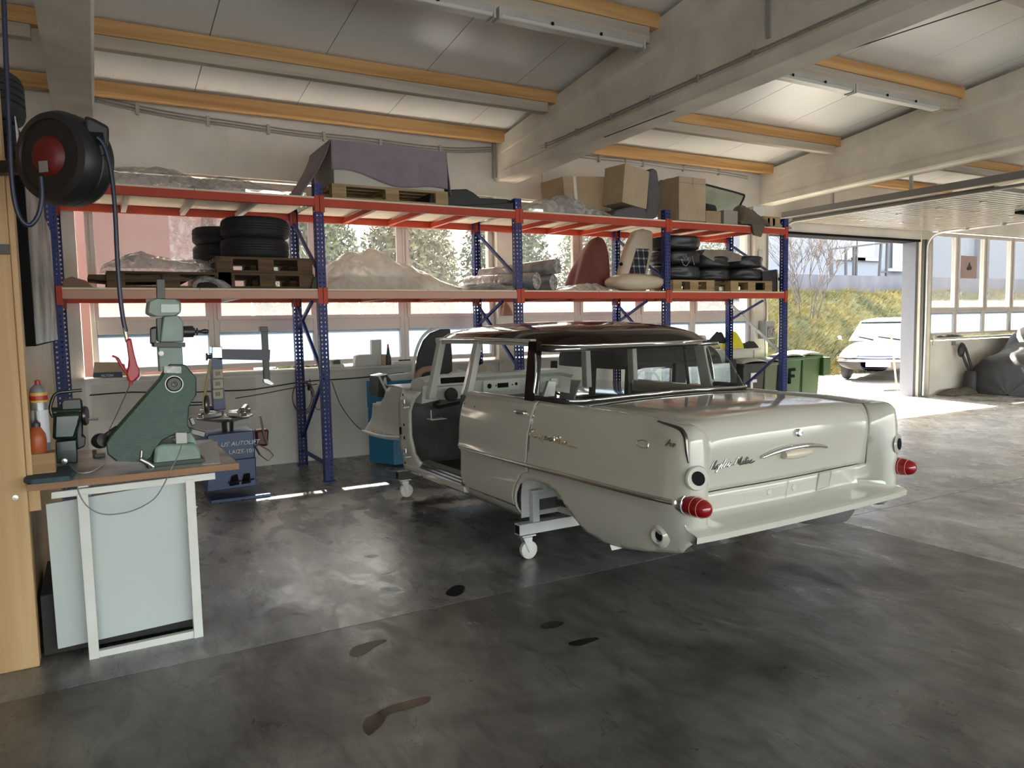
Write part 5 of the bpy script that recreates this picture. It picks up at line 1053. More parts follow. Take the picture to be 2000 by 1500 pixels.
# ---- tyre changer
tc=thing('tyre_changer','dark blue tyre changer with swing arm standing behind the bench','tyre changer',(1.05,7.0,0))
bt=mat('royal_blue_paint',(.018,.045,.15),.35,var=.1,scale=5)
TY=6.95
x0,x1=pY(405,900,7.0).x,pY(498,900,7.0).x
def T(l,Y,d,name,m,b=.004,par=None): return MB().prism([(p.x,max(.0,p.z)) for p in P3(l,Y)],Y,Y+d).build(name,m,par or tc,bevel=b,smooth=45)
MB().box(.80,6.78,0,1.30,7.22,.03).build('floor_plate',bt,tc,bevel=.004)
T([(404,962),(406,905),(500,893),(501,948)],6.83,.38,'lower_cabinet',bt,.008); cb=T([(400,908),(404,850),(496,840),(499,900)],6.86,.36,'upper_cabinet',bt,.01)
for l in ([(448,950),(452,930),(464,926),(468,946)],[(472,946),(476,926),(488,924),(490,943)]): T(l,6.822,.01,'pedal_slot',dark,.002)
b=MB(); 
for x,y in ((452,944),(478,940)): b.bar(pY(x,y,6.80),pY(x+14,y-4,6.70),.05,.015)
b.build('pedal',MATS['dark_steel'],tc,bevel=.003)
wl_=mat('white_lettering',(.75,.76,.78),.5); f0=pY(431,873,6.855); e0=pY(482,868,6.855); lettering("US' AUTOLIFT",wl_,tc,f0,(e0-f0),(0,0,1),.052,.001,shear=.25); f0=pY(447,887,6.855); e0=pY(484,884,6.855); lettering("LAIZE-101",wl_,tc,f0,(e0-f0),(0,0,1),.050,.001)
b=MB(); b.lathe([(0,0),(.05,0),(.05,.12),(0,.12)],pY(445,842,7.0),(0,0,1),20); b.build('turntable_shaft',MATS['oily_steel'],tc,smooth=40)
al=mat('worn_turntable_steel',(.35,.35,.34),.3,.9,var=.35,scale=9); c=pY(440,816,7.0)
b=MB(); b.lathe([(0,0),(.10,.0),(.24,.03),(.24,.045),(0,.05)],(c.x,7.0,c.z-.03),(0,0,1),8); b.build('turntable',al,tc,bevel=.004)
b=MB()
for a in range(4): d=Vector((cos(a*pi/2+.5),sin(a*pi/2+.5),0)); b.bar(Vector((c.x,7.0,c.z+.04))+d*.06,Vector((c.x,7.0,c.z+.04))+d*.25,.07,.035); b.bar(Vector((c.x,7.0,c.z+.055))+d*.20,Vector((c.x,7.0,c.z+.09))+d*.24,.05,.03)
b.build('clamp_jaw',steel,tc,bevel=.004)
T([(412,690),(433,690),(441,800),(418,802)],7.12,.14,'column',bt,.006)
for k,y in enumerate((722,742,762)): 
    o=T([(416,y),(435,y-1),(436,y+16),(417,y+17)],7.112,.008,'pictogram_plate',mat('yellow_plate',(.50,.46,.30),.5),.001); T([(420,y+4),(430,y+3),(431,y+11),(421,y+12)],7.108,.004,'pictogram',mat('pictogram_grey',(.22,.22,.20),.5),.001,o)
T([(414,677),(434,677),(435,700),(414,700)],7.10,.18,'arm_joint',mat('chromed_joint',(.5,.5,.5),.25,.9),.006)
T([(426,682),(528,683),(527,704),(426,702)],7.12,.09,'swing_arm',mat('navy_arm',(.010,.018,.055),.35),.004)
b=MB(); b.bar(pY(516,642,7.15),pY(521,748,7.15),.055,.055,(0,1,0)); b.build('mount_bar',mat('black_bar',(.012,.012,.016),.35),tc,bevel=.004)
T([(508,638),(523,638),(524,648),(509,648)],7.11,.09,'bar_top',MATS['black_bar'],.004); T([(514,740),(524,740),(537,750),(530,753),(516,748)],7.12,.06,'mount_head',steel,.004)
b=MB(); b.cyl(pY(404,697,7.14),pY(416,697,7.14),.018,12); b.cyl(pY(402,697,7.14),pY(405,697,7.14),.034,12); b.build('lock_lever',MATS['black_bar'],tc,smooth=40)
b=MB(); b.tube(P3([(411,704),(400,770),(396,808)],7.05),.012,8); b.build('yellow_lever',mat('yellow_lever',(.48,.42,.22),.5),tc)
b=MB(); b.tube(P3([(508,812),(516,850),(523,868)],6.98),.010,8); b.build('bead_lever',steel,tc)
T([(498,872),(506,868),(528,880),(536,890),(524,902),(508,890)],6.9,.10,'bead_blade',mat('worn_blade',(.20,.18,.16),.45,.6),.01)
T([(500,840),(526,838),(524,872),(502,872)],7.0,.12,'air_tank',mat('dark_red_tank',(.10,.012,.012),.4),.02)
# ---- things on and below the window board
S=lambda name,label,cat,l,Y,d,m,b=.003,**k: slab(name,label,cat,l,Y,d,m,b,zmin=1.051,**k)
S('white_device','small dark device on a white base on the window board left of the boxes','device',[(650,716),(651,704),(664,702),(666,715)],8.24,.07,mat('dark_grey_device',(.06,.06,.06),.5))
S('white_ring','white base ring under the small dark device','ring',[(645,718),(646,712),(672,711),(673,718)],8.22,.10,MATS['white_paint'] if False else mat('white_plastic',(.6,.6,.58),.5))
S('white_box','low white printed box on the window board','box',[(694,717),(695,696),(703,693),(738,692),(738,714)],8.24,.10,mat('white_box_card',(.55,.53,.50),.6)); 
lettering('EXIDE' if False else 'XX2',mat('brown_print',(.25,.20,.17),.7),bpy.data.objects['white_box'],pY(707,712,8.238),(1,0,0),(0,0,1),.035,.0005) if False else None
S('white_box.001','tall white carton standing behind the low white box','box',[(726,692),(726,664),(745,663),(746,714),(738,714)],8.29,.06,mat('white_box_card',(.55,.53,.50),.6))
S('tan_box','small tan box between the tall carton and the bottle','box',[(746,713),(746,692),(757,692),(757,713)],8.27,.07,card2)
q=pY(759,713,8.27); bottle('glue_bottle','dark bottle with a red tip on the window board',(q.x,8.27,1.051),[(0,0),(.030,0),(.032,.01),(.032,.09),(.020,.13),(.013,.20),(0,.20)],mat('olive_bottle',(.05,.045,.03),.4),mat('red_tip',(.45,.05,.05),.4),capprof=[(0,.198),(.012,.198),(.009,.24),(0,.242)])
S('tool_tray','flat white tray with black tools on the window board beside the black bonnet','tray',[(770,714),(771,706),(808,704),(810,712)],8.24,.11,mat('white_plastic',(.6,.6,.58),.5)); S('hand_tool','black hand tool lying in the flat white tray','tool',[(779,706),(780,703),(802,702),(802,705)],8.28,.03,dark)
S('paper_carton','open cardboard carton of parts on the window board at the left end','box',[(181,737),(184,708),(230,708),(244,712),(247,734)],8.22,.12,card2); S('dark_carton','dark blue printed tray carton in front of the open cardboard carton','box',[(182,738),(183,728),(238,726),(240,737)],8.215,.004,mat('blue_black_card',(.02,.025,.06),.5)) 
lettering('PILTON',wl_,bpy.data.objects['dark_carton'],pY(198,736,8.213),(1,0,0),(0,0,1),.030,.0005)
# cable coil on the second rack post, and cables along the wall
ck=mat('black_cable',(.02,.02,.02),.5); ck2=mat('red_black_cable',(.10,.045,.035),.5)
t=thing('cable_coil','coiled brown and black cable hanging on the second rack upright','cable',(1.95,7.9,1.0))
for k in range(3): c=pY(590+2*k,775+k,7.9); MB().tube([c+Vector(((.10+.008*k)*cos(a*pi/12),.01*k,(.155+.01*k)*sin(a*pi/12))) for a in range(24)],.005,6,closed=True).build('loop',[ck2,ck,ck2][k],t,smooth=60)
b=MB(); b.tube(catmull(P3([(605,740),(612,780),(620,800),(635,790),(642,760)],7.9),5),.004,6); b.build('loose_end',ck,t,smooth=60)
b=MB(); b.box(*(pY(603,757,7.9)-Vector((.012,.012,.03))),*(pY(603,757,7.9)+Vector((.012,.012,.03)))); b.build('plug',dark,t,bevel=.004)
tag(MB().tube(catmull(P3([(648,745),(665,790),(690,825),(712,845)],7.6),6),.004,6).build('loose_cable',ck,smooth=60),'black cable sagging from the second rack post towards the car nose','cable')
tag(MB().tube(catmull([pY(x,y,WY-.04) for x,y in [(175,772),(260,766),(330,768),(420,764),(480,762),(520,757),(600,745),(700,738),(790,728)]],4),.007,6).build('wall_cable',ck,smooth=60),'black cable running along the wall under the window board','cable')
tag(MB().tube(catmull([pY(x,y,WY-.03) for x,y in [(460,778),(520,768),(560,760),(620,750)]],4),.005,6).build('wall_cable.001',ck,smooth=60),'thin black cable drooping below the wall cable behind the tyre changer','cable')
# ---- blue unit, bonnet and pink pads beside the car's nose
bu=thing('wheel_balancer','bright blue cabinet machine with a black slanted console by the wall','machine',(2.85,7.75,0))
bb=mat('bright_blue_cabinet',(.035,.19,.36),.3)
x0=pY(741,880,7.45).x; x1=pY(769,880,7.45).x
MB().prism([(x0,7.80),(x0+.16,7.45),(x0+.52,7.45),(x0+.52,7.80)],.02,.62,'Z').build('cabinet',bb,bu,bevel=.012); MB().prism([(x0+.30,7.449),(x0+.30,7.445),(x0+.50,7.445),(x0+.50,7.449)],.10,.60,'Z').build('dark_door',dark,bu)
MB().prism([(x0,7.82),(x0+.14,7.47),(x0+.52,7.47),(x0+.52,7.82)],.62,.92,'Z').build('upper_cabinet',bb,bu,bevel=.012)
C=lambda l,Y,d,name,m,b=.004: MB().prism([(p.x,p.z) for p in P3(l,Y)],Y,Y+d).build(name,m,bu,bevel=b)
C([(737,775),(738,735),(758,731),(790,762),(786,780)],7.50,.28,'console',mat('dark_grey_console',(.045,.045,.048),.4)); C([(757,733),(800,728),(812,752),(810,764),(780,764)],7.49,.06,'screen',mat('pale_screen',(.50,.52,.50),.15),.003)
C([(738,734),(742,733),(760,768),(756,771)],7.485,.01,'console_edge',mat('white_edge',(.6,.6,.6),.4),.001); C([(799,727),(804,727),(815,750),(811,753)],7.485,.01,'console_edge',MATS['white_edge'],.001); C([(749,748),(750,738),(754,737),(757,755)],7.488,.01,'console_mark',MATS['white_edge'],.001)
hb=thing('bonnet_panel','black curved bonnet panel with a pale rim standing on end behind the car','bonnet',(3.2,7.4,0))
P=[pY(x,y,7.35) for x,y in [(814,765),(813,720),(818,690),(828,665),(842,650),(862,643),(905,642),(905,765)]]
P=[(p.x,p.z) for p in P]; bx=[P[0][0]]
full=P[:6]+[(pY(880,642,7.35).x,P[6][1]),(pY(884,700,7.35).x,pY(884,700,7.35).z),(pY(880,765,7.35).x,.05),(P[0][0]+.02,.05)]
MB().prism(full,7.35,7.39).build('underside',mat('black_underside',(.012,.014,.014),.6,var=.3,scale=5),hb,bevel=.01)
MB().tube(catmull([(p[0]-.012,7.40,p[1]+.012) for p in P[:6]],5),.016,8).build('pale_rim',mat('pale_rim_paint',(.62,.63,.60),.3),hb,smooth=60)
tp=thing('foam_roll','dusty pink bent foam roll resting on the car cowl','foam',tuple(K(-.55,3.75,.98)))
MB().tube(catmull(P3([(816,752),(816,735),(824,724),(840,720),(856,722)],6.55),5),.030,10).build('roll',mat('dusty_pink_foam',(.33,.19,.15),.8),tp,smooth=60)
tag(MB().tube(P3([(828,752),(868,757)],6.5),.012,8).build('pipe_stub',mat('rust_pipe',(.16,.10,.08),.6),smooth=60),'short rusty pipe lying on the car cowl below the pink foam','pipe')
lump('paper_wad','crumpled white paper wad on the cowl beside the pink foam','paper',2.96,3.18,6.42,6.60,.985,.10,mat('white_wad',(.6,.58,.55),.8),71,amp=.7,n=(22,16)); lump('paper_wad.001','crumpled brownish paper wad by the windscreen opening of the car','paper',3.22,3.42,6.45,6.62,.985,.12,mat('tan_wad',(.42,.37,.32),.8),73,amp=.7,n=(22,16))
# ================================================================ lamps, cables, garage door, right bay
lampw=mat('lamp_housing',(.44,.42,.37),.5,var=.15,scale=6); tube=mat('lamp_tube_cover',(.50,.49,.44),.3)
def lamp(name,label,x0,x1,Y,z):
    t=thing(name,label,'lamp',((x0+x1)/2,Y,z),'strip lights under the roof purlins')
    MB().box(x0,Y-.055,z,x1,Y+.055,z+.055).build('housing',lampw,t,bevel=.006)
    MB().prism([(Y-.06,z),(Y-.045,z-.03),(Y+.045,z-.03),(Y+.06,z)],x0+.02,x1-.02,'X').build('diffuser',tube,t,bevel=.008)
    for x in (x0+.008,x1-.008): MB().box(x-.010,Y-.06,z-.04,x+.010,Y+.06,z+.05).build('end_cap',mat('lamp_end_cap',(.45,.44,.41),.5),t,bevel=.005)
    for k in (1,2): xx=lerp(x0,x1,k/3); MB().box(xx-.01,Y-.074,z-.012,xx+.01,Y-.066,z+.012).build('clip',dark,t)
for k,(x0,x1,lb) in enumerate(((1.35,2.80,'left strip light of the bay above the bench'),(2.83,4.25,'strip light in the left bay ending at the big roof beam'),(5.60,7.02,'strip light in the middle bay just right of the big roof beam'),(7.04,8.55,'strip light in the middle bay ending at the second roof beam'))):
    lamp('strip_light'+('' if not k else '.%03d'%k),'white fluorescent '+lb,x0,x1,5.19,3.86)
cg_=mat('grey_conduit',(.33,.31,.28),.6)
def cable(name,label,pts,r,m=cg_,cat='cable',n=4): return tag(MB().tube(catmull(pts,n),r,6).build(name,m,smooth=60),label,cat)
cw=thing('wall_conduit','grey cables clipped along the left bay wall under the first purlin','conduit',(2.2,8.34,3.68))
for k,dz in enumerate((0,-.03,-.055)): MB().tube(catmull([Vector((x,8.345-.006*k,z+dz)) for x,z in ((.05,3.79),(.3,3.745),(.8,3.69),(1.4,3.665),(2.1,3.64),(2.8,3.645),(3.5,3.63),(4.0,3.645),(4.45,3.70))],4),.008,6).build('cable_run',cg_,cw,smooth=60)
for x,z in ((.5,3.69),(1.15,3.65),(1.75,3.63),(2.35,3.62),(3.0,3.61),(3.75,3.61)): MB().box(x-.015,8.325,z-.06,x+.015,8.37,z+.04).build('clip',lampw,cw)
for k in range(3): MB().tube([(.02+.045*k,8.34,3.80-.02*k),(.02+.045*k,8.34,3.10)],.014 if k else .03,8).build('pipe',cg_,cw,smooth=60)
cw=thing('wall_conduit.001','grey cables clipped along the middle bay wall above the cardboard boxes','conduit',(7.2,8.34,3.75))
for k,dz in enumerate((0,-.035)): MB().tube(catmull([Vector((x,8.345,z+dz)) for x,z in ((4.9,3.78),(5.8,3.73),(6.6,3.74),(7.4,3.72),(8.2,3.72),(8.9,3.69))],4),.008,6).build('cable_run',cg_,cw,smooth=60)
for x in (5.3,6.1,6.85,7.6,8.3): MB().box(x-.012,8.33,3.66,x+.012,8.37,3.78).build('clip',lampw,cw)
MB().box(6.55,8.34,3.68,8.3,8.37,3.74).build('cable_duct',plaster,cw)
cw=thing('beam_conduit','twin grey cables clipped along the side of the big roof beam','conduit',(4.49,5.5,3.5))
for dz in (0,.025): MB().tube([(4.49+.055,y,3.46+dz+.025*(8.3-y)*.5) for y in (8.3,)]+[(4.535,y,3.46+dz+.014*(8.3-y)) for y in (7.9,6.5,5,3.5,2,1)],.007,6).build('cable_run',cg_,cw,smooth=60)
for y in (7.8,7.2,6.6,6.0,5.4,4.8,4.2): MB().box(4.52,y-.012,3.435+.014*(8.3-y),4.555,y+.012,3.50+.014*(8.3-y)).build('clip',cg_,cw)
MB().box(4.53,4.04,3.60,4.548,4.075,4.25).build('riser',cg_,cw); MB().box(4.46,8.31,3.32,4.498,8.36,3.75).build('down_pipe',cg_,cw)
cable('overhead_wire','thin dark wire strung under the roof across the middle bay',[pY(1180,268,5.6),pY(1500,150,4.6),pY(1980,-8,3.3)],.005,mat('wire_dark',(.04,.035,.03),.6))
cable('thin_cord','thin grey cord hanging down the back wall beside the big roof beam',[pY(1058,322,8.34),pY(1060,378,8.34),pY(1063,470,8.34)],.004)
# ---- sectional door drawn up under the roof, with tracks
gd=thing('sectional_door','white ribbed sectional garage door rolled up overhead at the open gateway','garage door',(11.5,6.7,3.0))
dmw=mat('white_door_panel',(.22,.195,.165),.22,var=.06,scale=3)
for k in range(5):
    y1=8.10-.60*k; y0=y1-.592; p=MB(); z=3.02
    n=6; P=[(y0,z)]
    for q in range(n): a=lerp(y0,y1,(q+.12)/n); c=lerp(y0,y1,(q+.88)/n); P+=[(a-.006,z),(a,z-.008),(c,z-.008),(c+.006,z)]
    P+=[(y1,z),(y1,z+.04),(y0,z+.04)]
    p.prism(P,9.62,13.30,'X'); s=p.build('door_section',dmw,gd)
    for x in (10.5,11.46,12.4):
        MB().box(x-.03,y0-.035,z-.02,x+.03,y0+.035,z-.008).build('hinge',galv,s)
    MB().cyl((9.56,y0+.02,z),(9.64,y0+.02,z),.02,10).cyl((13.28,y0+.02,z),(13.36,y0+.02,z),.02,10).build('roller',galv,s) if False else None
    MB().cyl((13.28,y0+.02,z-.02),(13.38,y0+.02,z-.02),.028,10).build('roller',galv,s,smooth=40)
MB().box(11.9,5.95,2.965,12.2,6.02,3.005).build('pull_handle',dark,gd)
for x in (9.53,13.40):
    arc=[Vector((x,8.24-.28+.28*cos(a*pi/12),2.72+.28*sin(a*pi/12))) for a in range(7)]
    tr=MB().tube([Vector((x,8.26,.02 if x>10 else 1.05)),Vector((x,8.24,1.4))]+arc+[Vector((x,6.5,3.0)),Vector((x,4.6,3.0))],.022,6); tr.build('track',mat('dull_galvanised',(.22,.21,.20),.6,.3) if x<10 else galv,gd,smooth=50)
dgal=mat('dull_galvanised',(.22,.21,.20),.6,.3); MB().box(9.49,4.6,3.07,9.55,8.2,3.16).build('track_angle',dgal,gd); MB().cyl((9.58,4.6,3.12),(9.58,8.1,3.12),.03,10).build('torsion_tube',dgal,gd)
for y in (7.3,6.1): MB().box(9.5,y-.02,3.14,9.53,y+.02,3.9).build('hanger',galv,gd)
MB().box(9.38,8.36,2.86,13.40,8.70,2.90).build('head_seal',dark,gd)
b=MB(); b.box(13.30,8.40,0,13.385,8.66,2.87); b.build('side_frame',mat('bluish_white_frame',(.11,.115,.14),.5),gd); MB().box(13.40,8.30,0,13.46,8.36,2.9).build('side_seal',mat('dark_grey_seal',(.06,.06,.065),.5),gd); MB().box(13.49,8.22,.0,13.53,8.36,2.9).build('side_rail',lampw,gd)
# switch box on the pillar, things on the far sill
eb=thing('switch_box','grey electric switch box with printed panel on the pillar at the gateway','switch box',(9.30,8.3,1.3))
MB().box(9.16,8.20,1.19,9.36,8.35,1.47).build('case',mat('grey_switch_case',(.30,.30,.30),.5),eb,bevel=.006); 
MB().box(9.20,8.194,1.21,9.35,8.20,1.38).build('printed_panel',mat('printed_panel',(.35,.33,.34),.5,var=.9,scale=35,col2=(.04,.02,.03)),eb)
MB().tube(catmull([(9.30,8.32,1.47),(9.31,8.33,1.75),(9.26,8.33,2.0),(9.33,8.33,2.3),(9.33,8.33,2.9)],5),.012,6).build('cable_run',cg_,eb,smooth=60); MB().tube(catmull([(9.27,8.32,1.19),(9.30,8.33,.95),(9.26,8.33,.6)],5),.006,6).build('cable_run',ck2,eb,smooth=60)
MB().box(9.14,8.28,2.32,9.22,8.35,2.58).build('alarm_box',mat('white_plastic',(.6,.6,.58),.5),eb,bevel=.02)
yb=mat('yellow_plastic_bag',(.62,.55,.02),.4,bump=.4,bscale=20)
lump('yellow_bag','yellow plastic bag standing on the window board near the gateway','bag',8.34,8.70,8.20,8.36,1.052,.25,yb,81,amp=.2,n=(26,18))
lump('black_brush','black bristly bundle on the window board left of the yellow bag','brush',8.08,8.36,8.22,8.36,1.14,.16,mat('bristle_black',(.03,.03,.03),.9,bump=1,bscale=80),83,amp=.6,n=(24,18))
lump('dark_rags','dark crumpled rags on the window board right of the yellow bag','rags',8.74,9.04,8.22,8.36,1.052,.10,mat('rag_dark',(.05,.05,.05),.9,var=.6,scale=20),85,amp=.8,n=(24,18))
tag(MB().box(8.82,8.06,.84,9.06,8.30,1.02).build('dark_crate',mat('dark_crate',(.05,.05,.055),.6),bevel=.005),'dark flat crate fixed below the window board near the gateway','crate') if False else None
# hook and little dirt-red sack on the pillar behind the rack
lump('red_rag','small faded red rag hung on the pillar behind the rack','rag',4.52,4.66,8.24,8.34,1.60,.16,mat('faded_red',(.32,.16,.11),.9),91,amp=.6,n=(18,14))
# ---- covered car and clutter in the right bay
cc=thing('covered_car','car hidden under a crumpled dark grey cover in the right bay','car',(16.2,7.45,0))
cov=mat('dark_grey_car_cover',(.022,.023,.027),.5,var=.25,scale=6,bump=.5,bscale=10)
def gc(u,v):
    x=lerp(14.62,18.3,u); a=pi*v; H_=interp([(0,.02),(.012,.45),(.045,.70),(.14,.80),(.24,.90),(.36,1.28),(.62,1.40),(.8,1.1),(1,.5)],u); wd=.80*(min(1,u/.05)**.4)*(1 if u<.95 else ((1-u)/.05)**.4)
    c=math.copysign(abs(cos(a))**.6,cos(a)); s_=sin(a)**.75 if 0<v<1 else 0
    y=7.42-wd*c; z=.006+H_*s_; fold=.055*sin(x*16+3*sin(x*3))*(1-s_)+.03*mn.noise(Vector((x*3,y*3,z*4)))+.035*mn.noise(Vector((x*9,y*9,z*9)))
    return Vector((x-.05*(1-s_)*(1-u)+fold*.6*(1 if u<.1 else .2),y-fold*c,max(.006,z+fold*.5*s_)))
MB().grid(gc,90,48).build('cover',cov,cc,smooth=70)
vc=thing('vacuum_cleaner','black workshop vacuum with hose by the low wall in the right bay','vacuum',(14.65,8.15,0))
b=MB(); b.lathe([(0,.0),(.14,0),(.15,.05),(.13,.35),(.11,.42),(0,.42)],(14.72,8.12,0),(0,0,1),20); b.build('body',mat('vacuum_black',(.025,.025,.027),.5),vc,smooth=40)
MB().tube(catmull([(14.7,8.15,.42),(14.62,8.2,.62),(14.56,8.25,.85),(14.62,8.26,.95),(14.74,8.24,.80),(14.8,8.15,.4)],5),.025,8).build('hose',MATS['vacuum_black'],vc,smooth=60)
MB().ball((14.56,8.24,.82),(.07,.06,.13)).build('hose_end',MATS['vacuum_black'],vc,smooth=60); MB().box(14.45,8.33,.92,14.53,8.37,1.0).build('socket',mat('grey_socket',(.2,.2,.2),.5),vc)
lump('floor_mat','crumpled brown mat lying along the low wall in the right bay','mat',13.85,14.75,7.95,8.3,.002,.10,mat('brown_mat',(.13,.115,.10),.8,var=.4,scale=8),95,amp=.5)
tag(MB().box(14.86,8.47,2.22,15.42,8.474,2.66).build('window_poster',mat('pinkish_poster',(.45,.32,.30),.7),bevel=.001),'small pink-brown poster stuck on the right bay window','poster')
tag(MB().prism([(15.06,2.42),(15.12,2.46),(15.16,2.54),(15.2,2.46),(15.24,2.44),(15.22,2.39),(15.1,2.38)],8.462,8.469).build('poster_motif',mat('dark_motif',(.08,.05,.05),.7)),'dark shape printed in the middle of the pink-brown poster','print')
hp=thing('door_stop','pale bracket with sliding bolt on the pillar right of the gateway','bracket',(13.62,8.2,1.1))
MB().box(13.58,8.18,1.08,13.66,8.34,1.14).build('plate',lampw,hp,bevel=.004); MB().cyl((13.62,8.22,.95),(13.62,8.22,1.10),.02,10).build('bolt',galv,hp)
tg=lump('tool_clutter','dark hand tools lying on the right bay window board','tools',13.85,14.7,8.28,8.36,1.082,.05,MATS['dark_steel'],97,amp=.9,n=(30,8))
# ---- dark convertible parked beyond the ivory car, its tail towards the camera
cvx0,cvx1=4.28,5.78
cv=thing('convertible','black convertible with raised fabric roof parked beyond the ivory car under the rack','car',(5.03,6.5,0))
bk=mat('black_car_paint',(.010,.011,.013),.12,coat=.6); fab=mat('black_soft_top',(.020,.020,.021),.85,bump=.3,bscale=200)
def gb(u,v):
    y=lerp(4.95,8.2,v); a=2*pi*u; e=.42; k=(1-abs(2*v-1)**6)**.25 if 0<v<1 else 0
    c=math.copysign(abs(cos(a))**e,cos(a)); s=math.copysign(abs(sin(a))**e,sin(a)); return Vector((5.03+.76*c*(.82+.18*k),y+.12*0,.50+.29*s*(.35+.65*k)))
MB().grid(gb,48,26,True).build('body',bk,cv,smooth=60)
for x in (4.34,5.72):
    for y in (5.6,7.6): MB().lathe([(.0,-.07),(.17,-.08),(.27,-.08),(.30,-.05),(.30,.05),(.27,.08),(.17,.08),(0,.07)],(x,y,.30),(1,0,0),24).build('wheel',tyre,cv,smooth=40)
TOPZ=1.27
def gt(u,v):
    a=2*pi*u; k=interp([(0,1),(.35,.97),(.7,.86),(.9,.6),(1,0)],v); e=.45; c=math.copysign(abs(cos(a))**e,cos(a)); s=math.copysign(abs(sin(a))**e,sin(a))
    return Vector((5.03+.70*c*k,6.22+.72*s*k+.08*v,lerp(1.045,TOPZ,v**.8)+.03*sin(v*3)))
MB().grid(gt,56,14,True).build('soft_top',fab,cv,smooth=60)
pal=glassmat('hazy_rear_screen',(.80,.84,.84),.10)
P0=[(4.34,5.50),(5.72,5.50),(5.72,6.90),(4.34,6.90)]
for x,y,w_ in ((4.36,5.53,.09),(5.70,5.53,.09),(4.36,6.86,.06),(5.70,6.86,.06),(4.93,5.49,.14),(4.34,6.1,.05),(5.72,6.1,.05)): MB().bar((x,y,.76),(x+(.02 if x<5 else -.02),y,1.09),w_,.06,(0,1,0)).build('roof_post',fab,cv,bevel=.01)
MB().box(4.30,5.46,.74,5.76,5.52,.83).build('rear_apron',fab,cv,bevel=.02)
MB().box(4.40,5.505,.83,4.87,5.509,1.06).build('rear_screen',pal,cv); MB().box(5.0,5.505,.83,5.68,5.509,1.06).build('rear_screen',pal,cv)
MB().tube(catmull([(4.42,5.50,.84),(4.86,5.50,.84),(4.86,5.50,1.05),(4.42,5.50,1.05)],4,True),.010,6,closed=True).build('screen_binding',fab,cv)
b=MB(); b.bar((5.28,6.7,1.0),(5.48,6.7,1.0),.04,.06); b.bar((5.38,6.72,1.0),(5.38,6.75,1.08),.012,.012); b.build('inner_mirror',dark,cv,bevel=.012)
MB().tube([Vector((5.36+.17*cos(t*pi/12),6.45+.05*sin(t*pi/12),.80+.16*sin(t*pi/12))) for t in range(24)],.012,8,closed=True).build('steering_wheel',dark,cv)
tag(MB().add([pY(1150,765,5.3),pY(1232,765,5.3),pY(1204,738,5.38),pY(1174,745,5.38)],[(0,1,2,3)]).build('paper_sheet.002',mat('grey_paper',(.45,.46,.45),.6),thick=.004),'grey paper sheet propped behind the rear screen of the black convertible','paper') if False else None
# ---- scraps on the floor
pw_=mat('white_paper',(.6,.6,.6),.7)
for k,(pts,lb) in enumerate((([(742,1150),(758,1146),(780,1150),(790,1156),(770,1160),(745,1158)],'white printed paper scrap lying on the floor in front of the car body'),([(745,1122),(768,1116),(775,1118),(757,1123)],'narrow white scrap on the floor just beyond the printed paper scrap'),([(712,1087),(728,1083),(740,1086),(724,1090)],'small pale scrap on the floor farthest from the camera, beyond the narrow one'),([(498,1116),(512,1113),(520,1117),(505,1119)],'small pale scrap on the floor nearest the bench'))):
    P=[(pZ(x,y).x,pZ(x,y).y) for x,y in pts]; o=MB().prism(P,.0008,.0025,'Z').build('paper_scrap'+('' if not k else '.%03d'%k),pw_); tag(o,lb,'paper')
    if not k: c=pZ(757,1153,.003); b=MB(); [b.bar(pZ(x,y,.003),pZ(x+12,y-1,.003),.008,.0006) for x,y in ((750,1151),(757,1154),(770,1154))]; b.build('printing',mat('print_ink',(.2,.2,.2),.7),o)
oil=mat('oil_film',(.015,.013,.011),.12,coat=.3)
for k,pts in enumerate(([(708,1420),(716,1402),(730,1396),(758,1380),(800,1368),(838,1360),(836,1372),(795,1386),(760,1395),(748,1412),(728,1432),(718,1436)],[(682,1278),(690,1265),(718,1255),(742,1250),(755,1252),(735,1262),(712,1278),(694,1282)],[(870,1160),(885,1145),(905,1144),(908,1155),(890,1165)],[(1055,1222),(1075,1214),(1102,1216),(1085,1226),(1062,1228)],[(1110,1256),(1150,1246),(1170,1248),(1130,1262)])):
    P=[(pZ(x,y).x,pZ(x,y).y) for x,y in pts]; P=[(p.x,p.y) for p in catmull([(a,c,0) for a,c in P],4,True)]
    tag(MB().prism(P,.0004,.0012,'Z').build('oil_spill'+('' if not k else '.%03d'%k),oil),['long forked oil spill on the floor nearest the camera','short wet oil spill on the floor halfway to the car','dark oil blot on the floor below the rear dolly','oil blot on the floor in front of the rear corner of the car','thin oil streak on the floor right of the oil blot'][k],'oil spill')
# ================================================================ outside
ap=struct(MB().box(-30,8.51,-.25,60,10.3,-.018).build('floor_bounce_apron',floormat('bounce_concrete_apron',(.58,.56,.53),(.45,.44,.42),(.7,.9),.6))); yard=struct(MB().box(-30,10.302,-.25,60,60,-.02).build('floor_yard',floormat('sunlit_asphalt',(.19,.185,.18),(.13,.128,.125),(.7,.9),.6)))  # paler strip by the wall added to bounce sun onto the ceiling
grass=mat('dry_grass_bank',(.16,.13,.04),.95,var=.6,scale=1.2,detail=12,col2=(.045,.05,.016),bump=1,bscale=12)
def bankz(x,y): return 2.40*sstep(y,12.8,16.4)*(1+.05*mn.noise(Vector((x*.5,y*.5,1))))+.06*mn.fractal(Vector((x*1.3,y*1.3,3)),.8,2,4)
bank=MB().grid(lambda u,v:(Vector((lerp(10.5,46,u),lerp(12.6,17.5,v),max(-.1,bankz(lerp(10.5,46,u),lerp(12.6,17.5,v))-.05))))  ,160,40).build('bank',grass,smooth=80); struct(bank); bank.name='floor_bank'; bank['label']='dry yellow-green grass bank'
rnd=random.Random(3)
b=MB()
